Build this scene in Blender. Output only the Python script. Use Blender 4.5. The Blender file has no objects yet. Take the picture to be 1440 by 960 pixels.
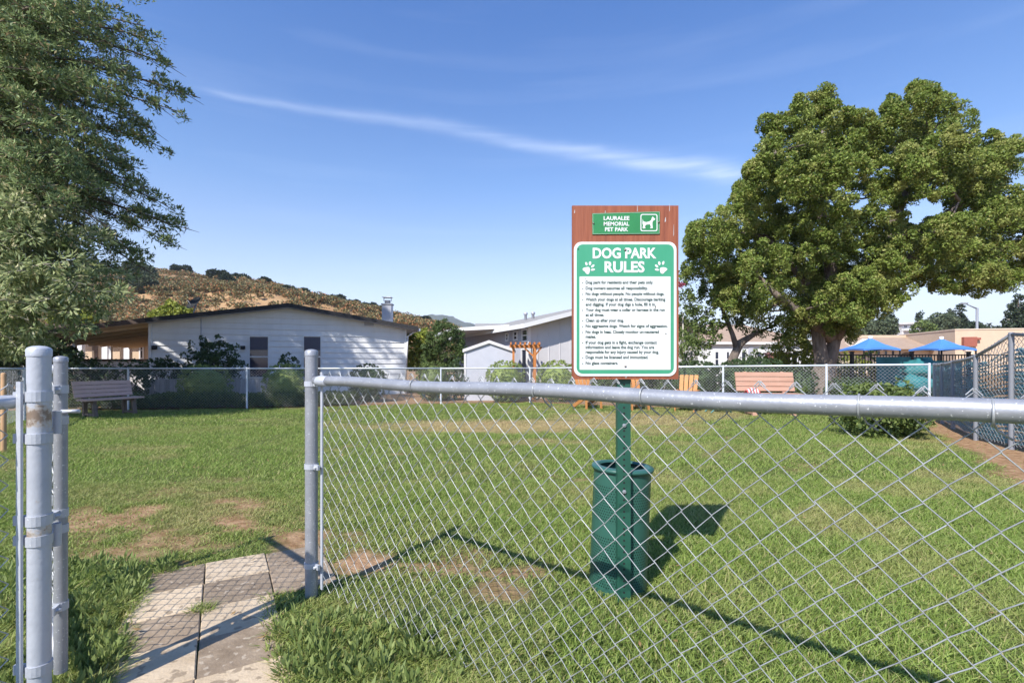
import bpy, math, random
import numpy as np
from mathutils import Vector, Matrix

# ------------------------------------------------------------------ camera, light, exposure
sc = bpy.context.scene
col = sc.collection
F, CX, HY, HC = 700.0, 720.0, 508.0, 1.09      # focal length (px), centre column, horizon row, eye height

cam_d = bpy.data.cameras.new('camera')
cam_d.sensor_width = 36.0
cam_d.lens = F / 1440.0 * 36.0
cam_d.shift_y = (HY - 480.0) / 1440.0
cam_d.clip_start = 0.05
cam_d.clip_end = 9000
cam = bpy.data.objects.new('camera', cam_d)
col.objects.link(cam)
cam.location = (0, 0, HC)
cam.rotation_euler = (math.radians(90), 0, 0)
sc.camera = cam

SUN_TO = Vector((-0.506, -0.85, 1.0)).normalized()   # towards the sun
world = bpy.data.worlds.new('World')
sc.world = world
world.use_nodes = True
wn, wl = world.node_tree.nodes, world.node_tree.links
wn.clear()
wout = wn.new('ShaderNodeOutputWorld')
wbg = wn.new('ShaderNodeBackground')
sky = wn.new('ShaderNodeTexSky')
sky.sky_type = 'NISHITA'
sky.sun_disc = False
sky.sun_elevation = math.asin(SUN_TO.z)
sky.sun_rotation = math.atan2(SUN_TO.x, SUN_TO.y)
sky.air_density = 1.0
sky.dust_density = 0.6
sky.ozone_density = 2.2
wbg.inputs['Strength'].default_value = 0.15
# thin cirrus streak and faint veils, as real directions on the sky
tc = wn.new('ShaderNodeTexCoord')
def wmath(op, a, b=None, c=None, clamp=False):
    n = wn.new('ShaderNodeMath'); n.operation = op; n.use_clamp = clamp
    for i, q in enumerate((a, b, c)):
        if q is None: continue
        if isinstance(q, (int, float)): n.inputs[i].default_value = q
        else: wl.new(q, n.inputs[i])
    return n.outputs[0]
def wdot(vec):
    n = wn.new('ShaderNodeVectorMath'); n.operation = 'DOT_PRODUCT'
    wl.new(tc.outputs['Generated'], n.inputs[0]); n.inputs[1].default_value = vec
    return n.outputs['Value']
def pdir(px, py):
    return Vector(((px - CX) / F, 1.0, (HY - py) / F)).normalized()
d0, d1, dm = pdir(300, 130), pdir(1050, 248), pdir(720, 196)
pn = d0.cross(d1).normalized()
along = (d1 - d0).normalized()
s_al = wdot(along); s_pn = wdot(pn)
a0, a1 = d0.dot(along), d1.dot(along)
wob = wn.new('ShaderNodeTexNoise'); wob.inputs['Scale'].default_value = 5.0; wob.inputs['Detail'].default_value = 4
wl.new(tc.outputs['Generated'], wob.inputs['Vector'])
off = pn.dot(dm)
tt = wmath('DIVIDE', wmath('SUBTRACT', s_al, a0), a1 - a0)
bow = wmath('MULTIPLY', wmath('MULTIPLY', tt, wmath('SUBTRACT', 1.0, tt)), 4 * off)
dist = wmath('SUBTRACT', wmath('SUBTRACT', s_pn, bow), wmath('MULTIPLY', wmath('SUBTRACT', wob.outputs['Fac'], 0.5), 0.03))
wid = wmath('MULTIPLY_ADD', tt, 0.012, 0.0052)
g = wmath('DIVIDE', dist, wid)
core = wmath('EXPONENT', wmath('MULTIPLY', wmath('MULTIPLY', g, g), -1.0))
ends = wmath('MULTIPLY', wmath('MULTIPLY_ADD', tt, 14.0, 0.8, True), wmath('MULTIPLY_ADD', tt, -16.0, 16.3, True))
st = wn.new('ShaderNodeMapping'); st.vector_type = 'POINT'
ang = math.atan2(-along.z, along.x)
st.inputs['Rotation'].default_value = (0, ang, 0)
st.inputs['Scale'].default_value = (4, 10, 60)
wl.new(tc.outputs['Generated'], st.inputs['Vector'])
fib = wn.new('ShaderNodeTexNoise'); fib.inputs['Scale'].default_value = 1.0; fib.inputs['Detail'].default_value = 5
wl.new(st.outputs['Vector'], fib.inputs['Vector'])
fibr = wmath('MULTIPLY_ADD', fib.outputs['Fac'], 2.2, -0.45, True)
streak = wmath('MULTIPLY', wmath('MULTIPLY', core, ends), wmath('MULTIPLY', fibr, wmath('MULTIPLY_ADD', wmath('MULTIPLY', tt, tt), 0.34, 0.16)))
veil = wn.new('ShaderNodeTexNoise'); veil.inputs['Scale'].default_value = 0.35; veil.inputs['Detail'].default_value = 6
wl.new(st.outputs['Vector'], veil.inputs['Vector'])
vl = wmath('MULTIPLY', wmath('MULTIPLY_ADD', veil.outputs['Fac'], 3.0, -1.55, True), 0.07)
cl = wmath('ADD', streak, vl, None, True)
# pale band low over the horizon
up = wdot((0, 0, 1))
low = wmath('EXPONENT', wmath('MULTIPLY', wmath('ABSOLUTE', up), -6.0))
mixh = wn.new('ShaderNodeMix'); mixh.data_type = 'RGBA'
wl.new(wmath('MULTIPLY', low, 0.46), mixh.inputs['Factor'])
hsv = wn.new('ShaderNodeHueSaturation'); hsv.inputs['Saturation'].default_value = 1.0; hsv.inputs['Value'].default_value = 1.0
tr_ = wn.new('ShaderNodeValToRGB')
for e_ in (0.13, 0.33): pass
els = tr_.color_ramp.elements
els[0].position = 0.10; els[0].color = (.72, .635, .685, 1)
els[1].position = 0.62; els[1].color = (.245, .485, .81, 1)
e_ = els.new(0.33); e_.color = (.385, .555, .755, 1)
wl.new(wdot((0, 0, 1)), tr_.inputs['Fac'])
mul = wn.new('ShaderNodeMix'); mul.data_type = 'RGBA'; mul.blend_type = 'MULTIPLY'; mul.inputs['Factor'].default_value = 1.0
wl.new(sky.outputs['Color'], mul.inputs[6]); wl.new(tr_.outputs['Color'], mul.inputs[7])
wl.new(mul.outputs[2], hsv.inputs['Color'])
wl.new(hsv.outputs['Color'], mixh.inputs[6])
mixh.inputs[7].default_value = (4.6, 5.2, 5.8, 1)
mixc = wn.new('ShaderNodeMix'); mixc.data_type = 'RGBA'
wl.new(cl, mixc.inputs['Factor'])
wl.new(mixh.outputs[2], mixc.inputs[6])
mixc.inputs[7].default_value = (4.6, 5.0, 5.8, 1)
wl.new(mixc.outputs[2], wbg.inputs['Color'])
wl.new(wbg.outputs[0], wout.inputs[0])

sd = bpy.data.lights.new('sun', 'SUN')
sd.energy = 3.9
sd.angle = math.radians(0.53)
sd.color = (1.0, 0.95, 0.87)
sun = bpy.data.objects.new('sun', sd)
col.objects.link(sun)
sun.rotation_euler = SUN_TO.to_track_quat('Z', 'Y').to_euler()
sun.location = (-20, -30, 40)

sc.view_settings.view_transform = 'Standard'
sc.view_settings.look = 'None'
sc.view_settings.gamma = 1
sc.view_settings.use_curve_mapping = False
sc.view_settings.exposure = 0.90
sc.render.engine = 'CYCLES'
sc.cycles.max_bounces = 8
sc.cycles.transparent_max_bounces = 12
try:
    sc.cycles.use_denoising = True
except Exception:
    pass

# ------------------------------------------------------------------ helpers
R_ = random.Random(7)
rng = np.random.default_rng(7)

def P(px, py, Y):
    return Vector(((px - CX) / F * Y, Y, HC + (HY - py) / F * Y))
def G(x, y):
    return -0.0125 * min(max(y - 1.5, 0), 14.5) + 0.01 * min(max(x, 0), 12)
def Gn(x, y):
    return -0.0125 * np.clip(y - 1.5, 0, 14.5) + 0.01 * np.clip(x, 0, 12)

def tag(o, label=None, cat=None, group=None, kind=None):
    if label: o['label'] = label
    if cat: o['category'] = cat
    if group: o['group'] = group
    if kind: o['kind'] = kind
    return o
def thing(name, label, cat, loc=(0, 0, 0), group=None):
    o = bpy.data.objects.new(name, None)
    o.empty_display_size = 0.1
    col.objects.link(o)
    o.location = loc
    return tag(o, label, cat, group)
def chain_loc(o):
    v = Vector((0, 0, 0))
    while o is not None:
        v += o.location; o = o.parent
    return v
def copy_tree(o, parent=None):
    c = o.copy(); col.objects.link(c)
    if parent is not None: c.parent = parent
    for ch in o.children:
        copy_tree(ch, c)
    return c

class MB:
    def __init__(s):
        s.v, s.f, s.m, s.s = [], [], [], []
    def add(s, vs, fs, mi=0, sm=False):
        mi = int(mi); b = len(s.v)
        s.v += [tuple(q) for q in vs]
        for f in fs:
            s.f.append(tuple(b + i for i in f)); s.m.append(mi); s.s.append(sm)
        return s
    def box(s, c, size, R=None, mi=0):
        hx, hy, hz = size[0] / 2, size[1] / 2, size[2] / 2
        vs = [Vector((x, y, z)) for x in (-hx, hx) for y in (-hy, hy) for z in (-hz, hz)]
        if R is not None: vs = [R @ q for q in vs]
        c = Vector(c)
        return s.add([q + c for q in vs], [(0, 1, 3, 2), (4, 6, 7, 5), (0, 4, 5, 1), (2, 3, 7, 6), (0, 2, 6, 4), (1, 5, 7, 3)], mi)
    def bar(s, p0, p1, w, h, up=(0, 0, 1), mi=0):
        p0, p1 = Vector(p0), Vector(p1)
        d = p1 - p0; L = d.length; d.normalize()
        u = Vector(up)
        x = d.cross(u)
        if x.length < 1e-5: x = d.cross(Vector((1, 0, 0)))
        x.normalize(); z = x.cross(d)
        R = Matrix((d, x, z)).transposed()
        return s.box((p0 + p1) / 2, (L, w, h), R, mi)
    def tube(s, pts, r, n=8, cap=True, mi=0, sm=True):
        pts = [Vector(p) for p in pts]
        rs = r if isinstance(r, (list, tuple)) else [r] * len(pts)
        vs, fs = [], []
        ref = None
        for i, p in enumerate(pts):
            t = (pts[min(i + 1, len(pts) - 1)] - pts[max(i - 1, 0)])
            if t.length < 1e-9: t = Vector((0, 0, 1))
            t.normalize()
            if ref is None:
                ref = t.cross(Vector((0, 0, 1)))
                if ref.length < 1e-3: ref = Vector((1, 0, 0))
            a = (ref - t * ref.dot(t)).normalized()
            b = t.cross(a); ref = a
            for k in range(n):
                th = 2 * math.pi * k / n
                vs.append(p + (a * math.cos(th) + b * math.sin(th)) * rs[i])
        for i in range(len(pts) - 1):
            for k in range(n):
                k2 = (k + 1) % n
                fs.append((i * n + k, i * n + k2, (i + 1) * n + k2, (i + 1) * n + k))
        s.add(vs, fs, mi, sm)
        if cap:
            b = len(s.v) - len(vs)
            s.f.append(tuple(b + k for k in reversed(range(n)))); s.m.append(mi); s.s.append(False)
            e = b + (len(pts) - 1) * n
            s.f.append(tuple(e + k for k in range(n))); s.m.append(mi); s.s.append(False)
        return s
    def lathe(s, prof, c, n=20, mi=0, sm=True, axis=None):
        c = Vector(c); vs, fs = [], []
        R = None
        if axis is not None: R = Vector(axis).to_track_quat('Z', 'Y').to_matrix()
        for (r, z) in prof:
            for k in range(n):
                th = 2 * math.pi * k / n
                q = Vector((r * math.cos(th), r * math.sin(th), z))
                if R is not None: q = R @ q
                vs.append(c + q)
        for i in range(len(prof) - 1):
            for k in range(n):
                k2 = (k + 1) % n
                fs.append((i * n + k, i * n + k2, (i + 1) * n + k2, (i + 1) * n + k))
        return s.add(vs, fs, mi, sm)
    def prism(s, poly, O, A, B, E, mi=0):
        O, A, B, E = Vector(O), Vector(A), Vector(B), Vector(E)
        n = len(poly)
        v0 = [O + A * a + B * b for a, b in poly]
        vs = v0 + [q + E for q in v0]
        fs = [tuple(range(n)), tuple(n + k for k in reversed(range(n)))]
        fs += [(k, n + k, n + (k + 1) % n, (k + 1) % n) for k in range(n)]
        return s.add(vs, fs, mi)
    def build(s, name, mats, parent=None):
        me = bpy.data.meshes.new(name)
        offv = chain_loc(parent) if parent is not None else Vector((0, 0, 0))
        me.from_pydata([(a - offv.x, b - offv.y, c - offv.z) for a, b, c in s.v], [], s.f)
        if not isinstance(mats, (list, tuple)): mats = [mats]
        for m in mats: me.materials.append(m)
        me.polygons.foreach_set('material_index', s.m)
        me.polygons.foreach_set('use_smooth', s.s)
        me.update()
        o = bpy.data.objects.new(name, me)
        col.objects.link(o)
        if parent is not None: o.parent = parent
        return o

def np_mesh(name, V, Fq, mat, parent=None, smooth=False, attrs=None):
    """numpy verts and equal-sided faces -> object"""
    V = np.asarray(V, dtype=np.float32)
    if parent is not None:
        V = V - np.array(chain_loc(parent), dtype=np.float32)
    me = bpy.data.meshes.new(name)
    nf, k = Fq.shape
    me.vertices.add(len(V)); me.vertices.foreach_set('co', V.ravel())
    me.loops.add(nf * k); me.loops.foreach_set('vertex_index', Fq.astype(np.int32).ravel())
    me.polygons.add(nf)
    me.polygons.foreach_set('loop_start', np.arange(0, nf * k, k, dtype=np.int32))
    me.polygons.foreach_set('loop_total', np.full(nf, k, dtype=np.int32))
    if smooth: me.polygons.foreach_set('use_smooth', np.ones(nf, dtype=bool))
    for an, arr in (attrs or {}).items():
        at = me.attributes.new(an, 'FLOAT', 'POINT')
        at.data.foreach_set('value', np.asarray(arr, dtype=np.float32))
    me.materials.append(mat)
    me.update(calc_edges=True)
    o = bpy.data.objects.new(name, me)
    col.objects.link(o)
    if parent is not None: o.parent = parent
    return o

def seg_tubes(P0, P1, r, n=5):
    P0, P1 = np.asarray(P0, float), np.asarray(P1, float)
    d = P1 - P0
    d /= np.linalg.norm(d, axis=1)[:, None]
    ref = np.tile(np.array([[0.3, 0.5, 0.81]]), (len(d), 1))
    a = np.cross(d, ref); a /= np.linalg.norm(a, axis=1)[:, None]
    b = np.cross(d, a)
    th = 2 * np.pi * np.arange(n) / n
    ring = a[:, None, :] * np.cos(th)[None, :, None] + b[:, None, :] * np.sin(th)[None, :, None]
    V = np.stack([P0[:, None, :] + ring * r, P1[:, None, :] + ring * r], 1)
    N = len(d)
    k = np.arange(n); k2 = (k + 1) % n
    f = np.stack([k, k2, n + k2, n + k], 1)
    Fq = (np.arange(N) * 2 * n)[:, None, None] + f[None]
    return V.reshape(-1, 3), Fq.reshape(-1, 4)

def unit(a):
    return a / np.maximum(np.linalg.norm(a, axis=1), 1e-9)[:, None]
def leaf_quads(C, D, L, W, r, N=None):
    """diamond leaves: base C, direction D, length L, width W, facing N"""
    n = len(C)
    side = unit(np.cross(D, unit(r.normal(size=(n, 3))) if N is None else N))
    L = np.broadcast_to(L, (n,))[:, None]; W = np.broadcast_to(W, (n,))[:, None]
    nrm = np.cross(D, side)
    mid = C + D * L * 0.5 + nrm * L * 0.08
    V = np.stack([C, mid + side * W * 0.5, C + D * L, mid - side * W * 0.5], 1)
    Fq = np.arange(n * 4).reshape(n, 4)
    return V.reshape(-1, 3), Fq
def tufts(centres, outs, tr, per, ll, lw, r, up=0.3, spread=0.9):
    """leaf clumps: arrays of leaf base points and directions"""
    n = len(centres)
    C = np.repeat(centres, per, 0); O = np.repeat(outs, per, 0)
    N = n * per
    rd = unit(r.normal(size=(N, 3)))
    D = unit(O * 0.9 + rd * spread + np.array([0, 0, up]))
    B = C + rd * (tr * r.random((N, 1)) ** 0.5) * 0.9
    L = ll * r.uniform(0.6, 1.3, N); W = lw * r.uniform(0.7, 1.3, N)
    return B, D, L, W
def puffs(centres, outs, tr, per, ll, lw, r, jit=.45, flat=.35):
    """rounded sprays: leaves lying on the outside of small puffs"""
    n = len(centres)
    C = np.repeat(centres, per, 0); O = np.repeat(outs, per, 0); N = n * per
    T = np.repeat(tr * r.uniform(.65, 1.3, n), per)[:, None]
    rd = unit(r.normal(size=(N, 3)) + O * .7 + np.array([0, 0, .25]))
    B = C + rd * T * (1 - .45 * r.random((N, 1)) ** 2)
    nn = unit(rd + r.normal(size=(N, 3)) * jit)
    D = unit(np.cross(nn, r.normal(size=(N, 3))) + rd * flat)
    L = ll * r.uniform(.6, 1.3, N); W = lw * r.uniform(.7, 1.3, N)
    return B - D * L[:, None] * .4, D, L, W, nn
def lobe_points(lobes, dens, r, rough=0.18, inner=0.7):
    cs, os_ = [], []
    A = np.array([[l[0], l[1], l[2]] for l in lobes]); RR = np.array([l[3] for l in lobes])
    SQ = np.array([l[4] if len(l) > 4 else 1.0 for l in lobes])
    for i in range(len(lobes)):
        n = max(6, int(dens * 4 * math.pi * RR[i] ** 2))
        o = unit(r.normal(size=(n, 3)))
        p = A[i] + o * np.array([1, 1, SQ[i]]) * RR[i] * (1 + r.uniform(-rough * 1.6, rough, (n, 1)))
        keep = np.ones(n, bool)
        for j in range(len(lobes)):
            if j != i:
                dd = (p - A[j]) / np.array([1, 1, SQ[j]])
                keep &= np.linalg.norm(dd, axis=1) > inner * RR[j]
        cs.append(p[keep]); os_.append(o[keep])
    return np.concatenate(cs), np.concatenate(os_)

# value noise for ground masks
_tab = rng.random((256, 256))
def vnoise(x, y):
    xi = np.floor(x).astype(int); yi = np.floor(y).astype(int)
    fx = x - xi; fy = y - yi
    fx = fx * fx * (3 - 2 * fx); fy = fy * fy * (3 - 2 * fy)
    t = lambda a, b: _tab[a % 256, b % 256]
    return (t(xi, yi) * (1 - fx) + t(xi + 1, yi) * fx) * (1 - fy) + (t(xi, yi + 1) * (1 - fx) + t(xi + 1, yi + 1) * fx) * fy
def fbm(x, y, o=4):
    s = 0; a = 0.5
    for _ in range(o):
        s = s + a * vnoise(x, y); x = x * 2.03 + 17.3; y = y * 2.03 + 5.1; a *= 0.5
    return s / 0.94

# ------------------------------------------------------------------ materials
M = {}
def mat(name, c, rough=0.7, metal=0.0, var=0.0, scale=6.0, c2=None, bump=0.0, bscale=60.0, spec=0.5, stretch=None, island=0.0):
    m = bpy.data.materials.new(name); m.use_nodes = True
    nt = m.node_tree; b = nt.nodes['Principled BSDF']
    b.inputs['Roughness'].default_value = rough
    b.inputs['Metallic'].default_value = metal
    b.inputs['Specular IOR Level'].default_value = spec
    c = tuple(c) + (1,) if len(c) == 3 else c
    b.inputs['Base Color'].default_value = c
    tcn = nt.nodes.new('ShaderNodeTexCoord'); vec = tcn.outputs['Object']
    if stretch:
        mp = nt.nodes.new('ShaderNodeMapping'); mp.inputs['Scale'].default_value = stretch
        nt.links.new(vec, mp.inputs['Vector']); vec = mp.outputs['Vector']
    if var or c2:
        n = nt.nodes.new('ShaderNodeTexNoise'); n.inputs['Scale'].default_value = scale; n.inputs['Detail'].default_value = 6
        n.inputs['Roughness'].default_value = 0.65
        nt.links.new(vec, n.inputs['Vector'])
        rp = nt.nodes.new('ShaderNodeValToRGB')
        rp.color_ramp.elements[0].position = 0.3; rp.color_ramp.elements[1].position = 0.7
        if c2: e0, e1 = c, tuple(c2) + (1,)
        else:
            e0 = tuple(q * (1 - var) for q in c[:3]) + (1,); e1 = tuple(min(1, q * (1 + var)) for q in c[:3]) + (1,)
        rp.color_ramp.elements[0].color = e0; rp.color_ramp.elements[1].color = e1
        nt.links.new(n.outputs['Fac'], rp.inputs['Fac'])
        outc = rp.outputs['Color']
        if island:
            ge = nt.nodes.new('ShaderNodeNewGeometry')
            hs = nt.nodes.new('ShaderNodeHueSaturation')
            mr = nt.nodes.new('ShaderNodeMapRange'); mr.inputs['To Min'].default_value = 1 - island; mr.inputs['To Max'].default_value = 1 + island
            nt.links.new(ge.outputs['Random Per Island'], mr.inputs['Value'])
            nt.links.new(mr.outputs['Result'], hs.inputs['Value']); nt.links.new(outc, hs.inputs['Color'])
            outc = hs.outputs['Color']
        nt.links.new(outc, b.inputs['Base Color'])
    if bump:
        n2 = nt.nodes.new('ShaderNodeTexNoise'); n2.inputs['Scale'].default_value = bscale; n2.inputs['Detail'].default_value = 5
        nt.links.new(vec, n2.inputs['Vector'])
        bp = nt.nodes.new('ShaderNodeBump'); bp.inputs['Strength'].default_value = bump; bp.inputs['Distance'].default_value = 0.02
        nt.links.new(n2.outputs['Fac'], bp.inputs['Height']); nt.links.new(bp.outputs['Normal'], b.inputs['Normal'])
    M[name] = m
    return m
def leafmat(name, c1, c2, transl=0.35, rough=0.55, c3=None, dry=None, p3=0.93, tone=None):
    m = bpy.data.materials.new(name); m.use_nodes = True
    nt = m.node_tree; b = nt.nodes['Principled BSDF']; out = nt.nodes['Material Output']
    ge = nt.nodes.new('ShaderNodeNewGeometry')
    rp = nt.nodes.new('ShaderNodeValToRGB')
    rp.color_ramp.elements[0].color = tuple(c1) + (1,); rp.color_ramp.elements[1].color = tuple(c2) + (1,)
    if c3:
        rp.color_ramp.elements[1].position = p3 - 0.08
        e = rp.color_ramp.elements.new(p3); e.color = tuple(c3) + (1,)
    nt.links.new(ge.outputs['Random Per Island'], rp.inputs['Fac'])
    colr = rp.outputs['Color']
    if tone:
        at = nt.nodes.new('ShaderNodeAttribute'); at.attribute_name = 'tone'
        mx = nt.nodes.new('ShaderNodeMix'); mx.data_type = 'RGBA'
        nt.links.new(at.outputs['Fac'], mx.inputs['Factor']); nt.links.new(colr, mx.inputs[6]); mx.inputs[7].default_value = tuple(tone) + (1,)
        colr = mx.outputs[2]
    if dry:
        at = nt.nodes.new('ShaderNodeAttribute'); at.attribute_name = 'dry'
        mx = nt.nodes.new('ShaderNodeMix'); mx.data_type = 'RGBA'
        nt.links.new(at.outputs['Fac'], mx.inputs['Factor']); nt.links.new(colr, mx.inputs[6]); mx.inputs[7].default_value = tuple(dry) + (1,)
        colr = mx.outputs[2]
    b.inputs['Roughness'].default_value = rough; b.inputs['Specular IOR Level'].default_value = 0.3
    nt.links.new(colr, b.inputs['Base Color'])
    tr = nt.nodes.new('ShaderNodeBsdfTranslucent')
    nt.links.new(colr, tr.inputs['Color'])
    ms = nt.nodes.new('ShaderNodeMixShader'); ms.inputs['Fac'].default_value = transl
    nt.links.new(b.outputs[0], ms.inputs[1]); nt.links.new(tr.outputs[0], ms.inputs[2])
    nt.links.new(ms.outputs[0], out.inputs['Surface'])
    M[name] = m
    return m

mat('galv', (0.26, 0.27, 0.30), 0.42, 0.3, c2=(0.35, 0.36, 0.39), scale=14, bump=0.05, bscale=90)
mat('galv_pale', (0.40, 0.42, 0.47), 0.45, 0.15, c2=(0.50, 0.52, 0.57), scale=9, bump=0.06, bscale=60)
mat('wire', (0.36, 0.37, 0.375), 0.42, 0.35, var=0.32, scale=16)
mat('wire_dull', (0.42, 0.43, 0.45), 0.5, 0.3, var=0.15, scale=20)
mat('rust', (0.28, 0.20, 0.14), 0.9, 0.0, c2=(0.50, 0.44, 0.38), scale=60, bump=0.4, bscale=120)
mat('rail_white', (0.62, 0.65, 0.70), 0.5, 0.1, var=0.1, scale=5)
mat('signgreen', (0.040, 0.29, 0.155), 0.38, 0, c2=(0.065, 0.33, 0.19), scale=5, stretch=(1, 1, .4))
mat('plategreen', (0.03, 0.22, 0.07), 0.4, 0, var=0.1, scale=8)
mat('signwhite', (0.68, 0.69, 0.68), 0.35, 0, c2=(0.74, 0.745, 0.74), scale=7, stretch=(1, 1, .35))
mat('ink', (0.02, 0.06, 0.045), 0.5)
mat('screw', (0.22, 0.20, 0.18), 0.5, 0.7, var=0.3, scale=100)
mat('boardwood', (0.21, 0.055, 0.026), 0.65, 0, c2=(0.33, 0.10, 0.046), scale=4.0, stretch=(14, 14, 0.8), bump=0.15, bscale=8)
mat('postgreen', (0.018, 0.085, 0.058), 0.4, 0, var=0.15, scale=12)
mat('bingreen', (0.030, 0.105, 0.085), 0.38, 0, var=0.12, scale=9)
mat('dark', (0.012, 0.014, 0.014), 0.7)
mat('siding', (0.72, 0.72, 0.72), 0.7, 0, c2=(0.80, 0.80, 0.80), scale=1.6, stretch=(2.5, 2.5, .5))
mat('siding_grey', (0.62, 0.60, 0.61), 0.75, 0, var=0.05, scale=3)
mat('trimgrey', (0.46, 0.47, 0.53), 0.7, 0, var=0.06, scale=4)
mat('trimwhite', (0.74, 0.74, 0.74), 0.6, 0, var=0.04, scale=4)
mat('roofdark', (0.035, 0.034, 0.036), 0.85, 0, var=0.25, scale=12, bump=0.3, bscale=40)
mat('roofgrey', (0.22, 0.215, 0.205), 0.9, 0, c2=(0.34, 0.32, 0.30), scale=10, bump=0.3, bscale=30)
mat('fascia_brown', (0.07, 0.05, 0.042), 0.8, 0, c2=(0.13, 0.09, 0.075), scale=6)
mat('soffit', (0.60, 0.50, 0.39), 0.8, 0, var=0.1, scale=3)
mat('stucco', (0.56, 0.43, 0.31), 0.85, 0, var=0.05, scale=1.5, bump=0.1, bscale=30)
mat('stucco_pale', (0.64, 0.53, 0.42), 0.85, 0, var=0.05, scale=1.5)
mat('rooftan', (0.30, 0.21, 0.15), 0.9, 0, c2=(0.40, 0.29, 0.21), scale=2.5, bump=0.3, bscale=10)
mat('redwood', (0.40, 0.13, 0.03), 0.6, 0, c2=(0.52, 0.20, 0.05), scale=5, stretch=(1, 1, 8))
mat('benchwood', (0.40, 0.215, 0.145), 0.65, 0, c2=(0.48, 0.285, 0.205), scale=3, stretch=(1, 8, 8))
mat('chairwood', (0.42, 0.17, 0.05), 0.65, 0, c2=(0.52, 0.24, 0.08), scale=4)
mat('benchmauve', (0.52, 0.345, 0.30), 0.7, 0, c2=(0.62, 0.43, 0.38), scale=3, stretch=(1, 8, 8))
mat('greywood', (0.34, 0.32, 0.32), 0.85, 0, c2=(0.54, 0.52, 0.52), scale=3, stretch=(8, 8, 0.8), island=0.2)
mat('darkwood', (0.10, 0.075, 0.06), 0.8, 0, c2=(0.20, 0.15, 0.12), scale=4)
mat('tealfab', (0.015, 0.13, 0.15), 0.7, 0, c2=(0.035, 0.21, 0.23), scale=3)
mat('tealscreen', (0.15, 0.33, 0.36), 0.6, 0, c2=(0.28, 0.49, 0.52), scale=2.5, stretch=(1, 1, 7))
mat('blueshade', (0.05, 0.19, 0.56), 0.7, 0, c2=(0.075, 0.23, 0.62), scale=1.2)
mat('iron', (0.012, 0.013, 0.014), 0.5, 0.3)
mat('brickpink', (0.42, 0.20, 0.16), 0.85, 0, var=0.15, scale=8)
mat('redpaint', (0.30, 0.09, 0.06), 0.7, 0, var=0.1, scale=4)
mat('bark', (0.085, 0.065, 0.052), 0.95, 0, c2=(0.24, 0.195, 0.165), scale=4, stretch=(3, 3, 0.6), bump=0.8, bscale=12)
mat('bark_pale', (0.28, 0.25, 0.21), 0.9, 0, c2=(0.46, 0.42, 0.36), scale=5, bump=0.3, bscale=20)
mat('twig', (0.15, 0.12, 0.09), 0.9, 0, var=0.3, scale=10)
mat('paver_tan', (0.42, 0.32, 0.21), 0.92, 0, c2=(0.56, 0.445, 0.31), scale=9, bump=0.25, bscale=70, island=0.12)
mat('paver_dark', (0.19, 0.138, 0.09), 0.92, 0, c2=(0.32, 0.245, 0.17), scale=11, bump=0.25, bscale=70, island=0.15)
mat('clothred', (0.55, 0.10, 0.10), 0.8); mat('clothwhite', (0.75, 0.72, 0.70), 0.8)
mat('teal_metal', (0.16, 0.36, 0.36), 0.5, 0, var=0.1, scale=8)
mat('polegrey', (0.24, 0.25, 0.28), 0.6, 0.2)
mat('stake', (0.45, 0.27, 0.14), 0.8, 0, var=0.15, scale=10)
g_ = mat('glass', (0.03, 0.035, 0.06), 0.08, 0, spec=0.8)
mat('screenpane', (0.055, 0.055, 0.09), 0.45)
mat('flue', (0.42, 0.43, 0.48), 0.5, 0.3, var=0.08, scale=8)

def speckle(name, thr=.66, sc_=160, c=(.72, .73, .75)):
    m = M[name]; nt = m.node_tree; b = nt.nodes['Principled BSDF']
    src = b.inputs['Base Color'].links[0].from_socket
    t_ = nt.nodes.new('ShaderNodeTexCoord'); n = nt.nodes.new('ShaderNodeTexNoise'); n.inputs['Scale'].default_value = sc_; n.inputs['Detail'].default_value = 2
    nt.links.new(t_.outputs['Object'], n.inputs['Vector'])
    mr = nt.nodes.new('ShaderNodeMapRange'); mr.inputs['From Min'].default_value = thr; mr.inputs['From Max'].default_value = thr + .04; mr.inputs['To Max'].default_value = .8
    nt.links.new(n.outputs['Fac'], mr.inputs['Value'])
    mx = nt.nodes.new('ShaderNodeMix'); mx.data_type = 'RGBA'
    nt.links.new(mr.outputs['Result'], mx.inputs['Factor']); nt.links.new(src, mx.inputs[6]); mx.inputs[7].default_value = c + (1,)
    nt.links.new(mx.outputs[2], b.inputs['Base Color'])
speckle('galv'); speckle('paver_tan', .60, 22, (.24, .18, .12)); speckle('paver_dark', .62, 30, (.40, .33, .25)); speckle('galv_pale', .70, 120)
mat('galv_rusty', (0.40, 0.42, 0.47), 0.48, 0.12, c2=(0.50, 0.52, 0.57), scale=9, bump=0.08, bscale=60)
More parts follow.
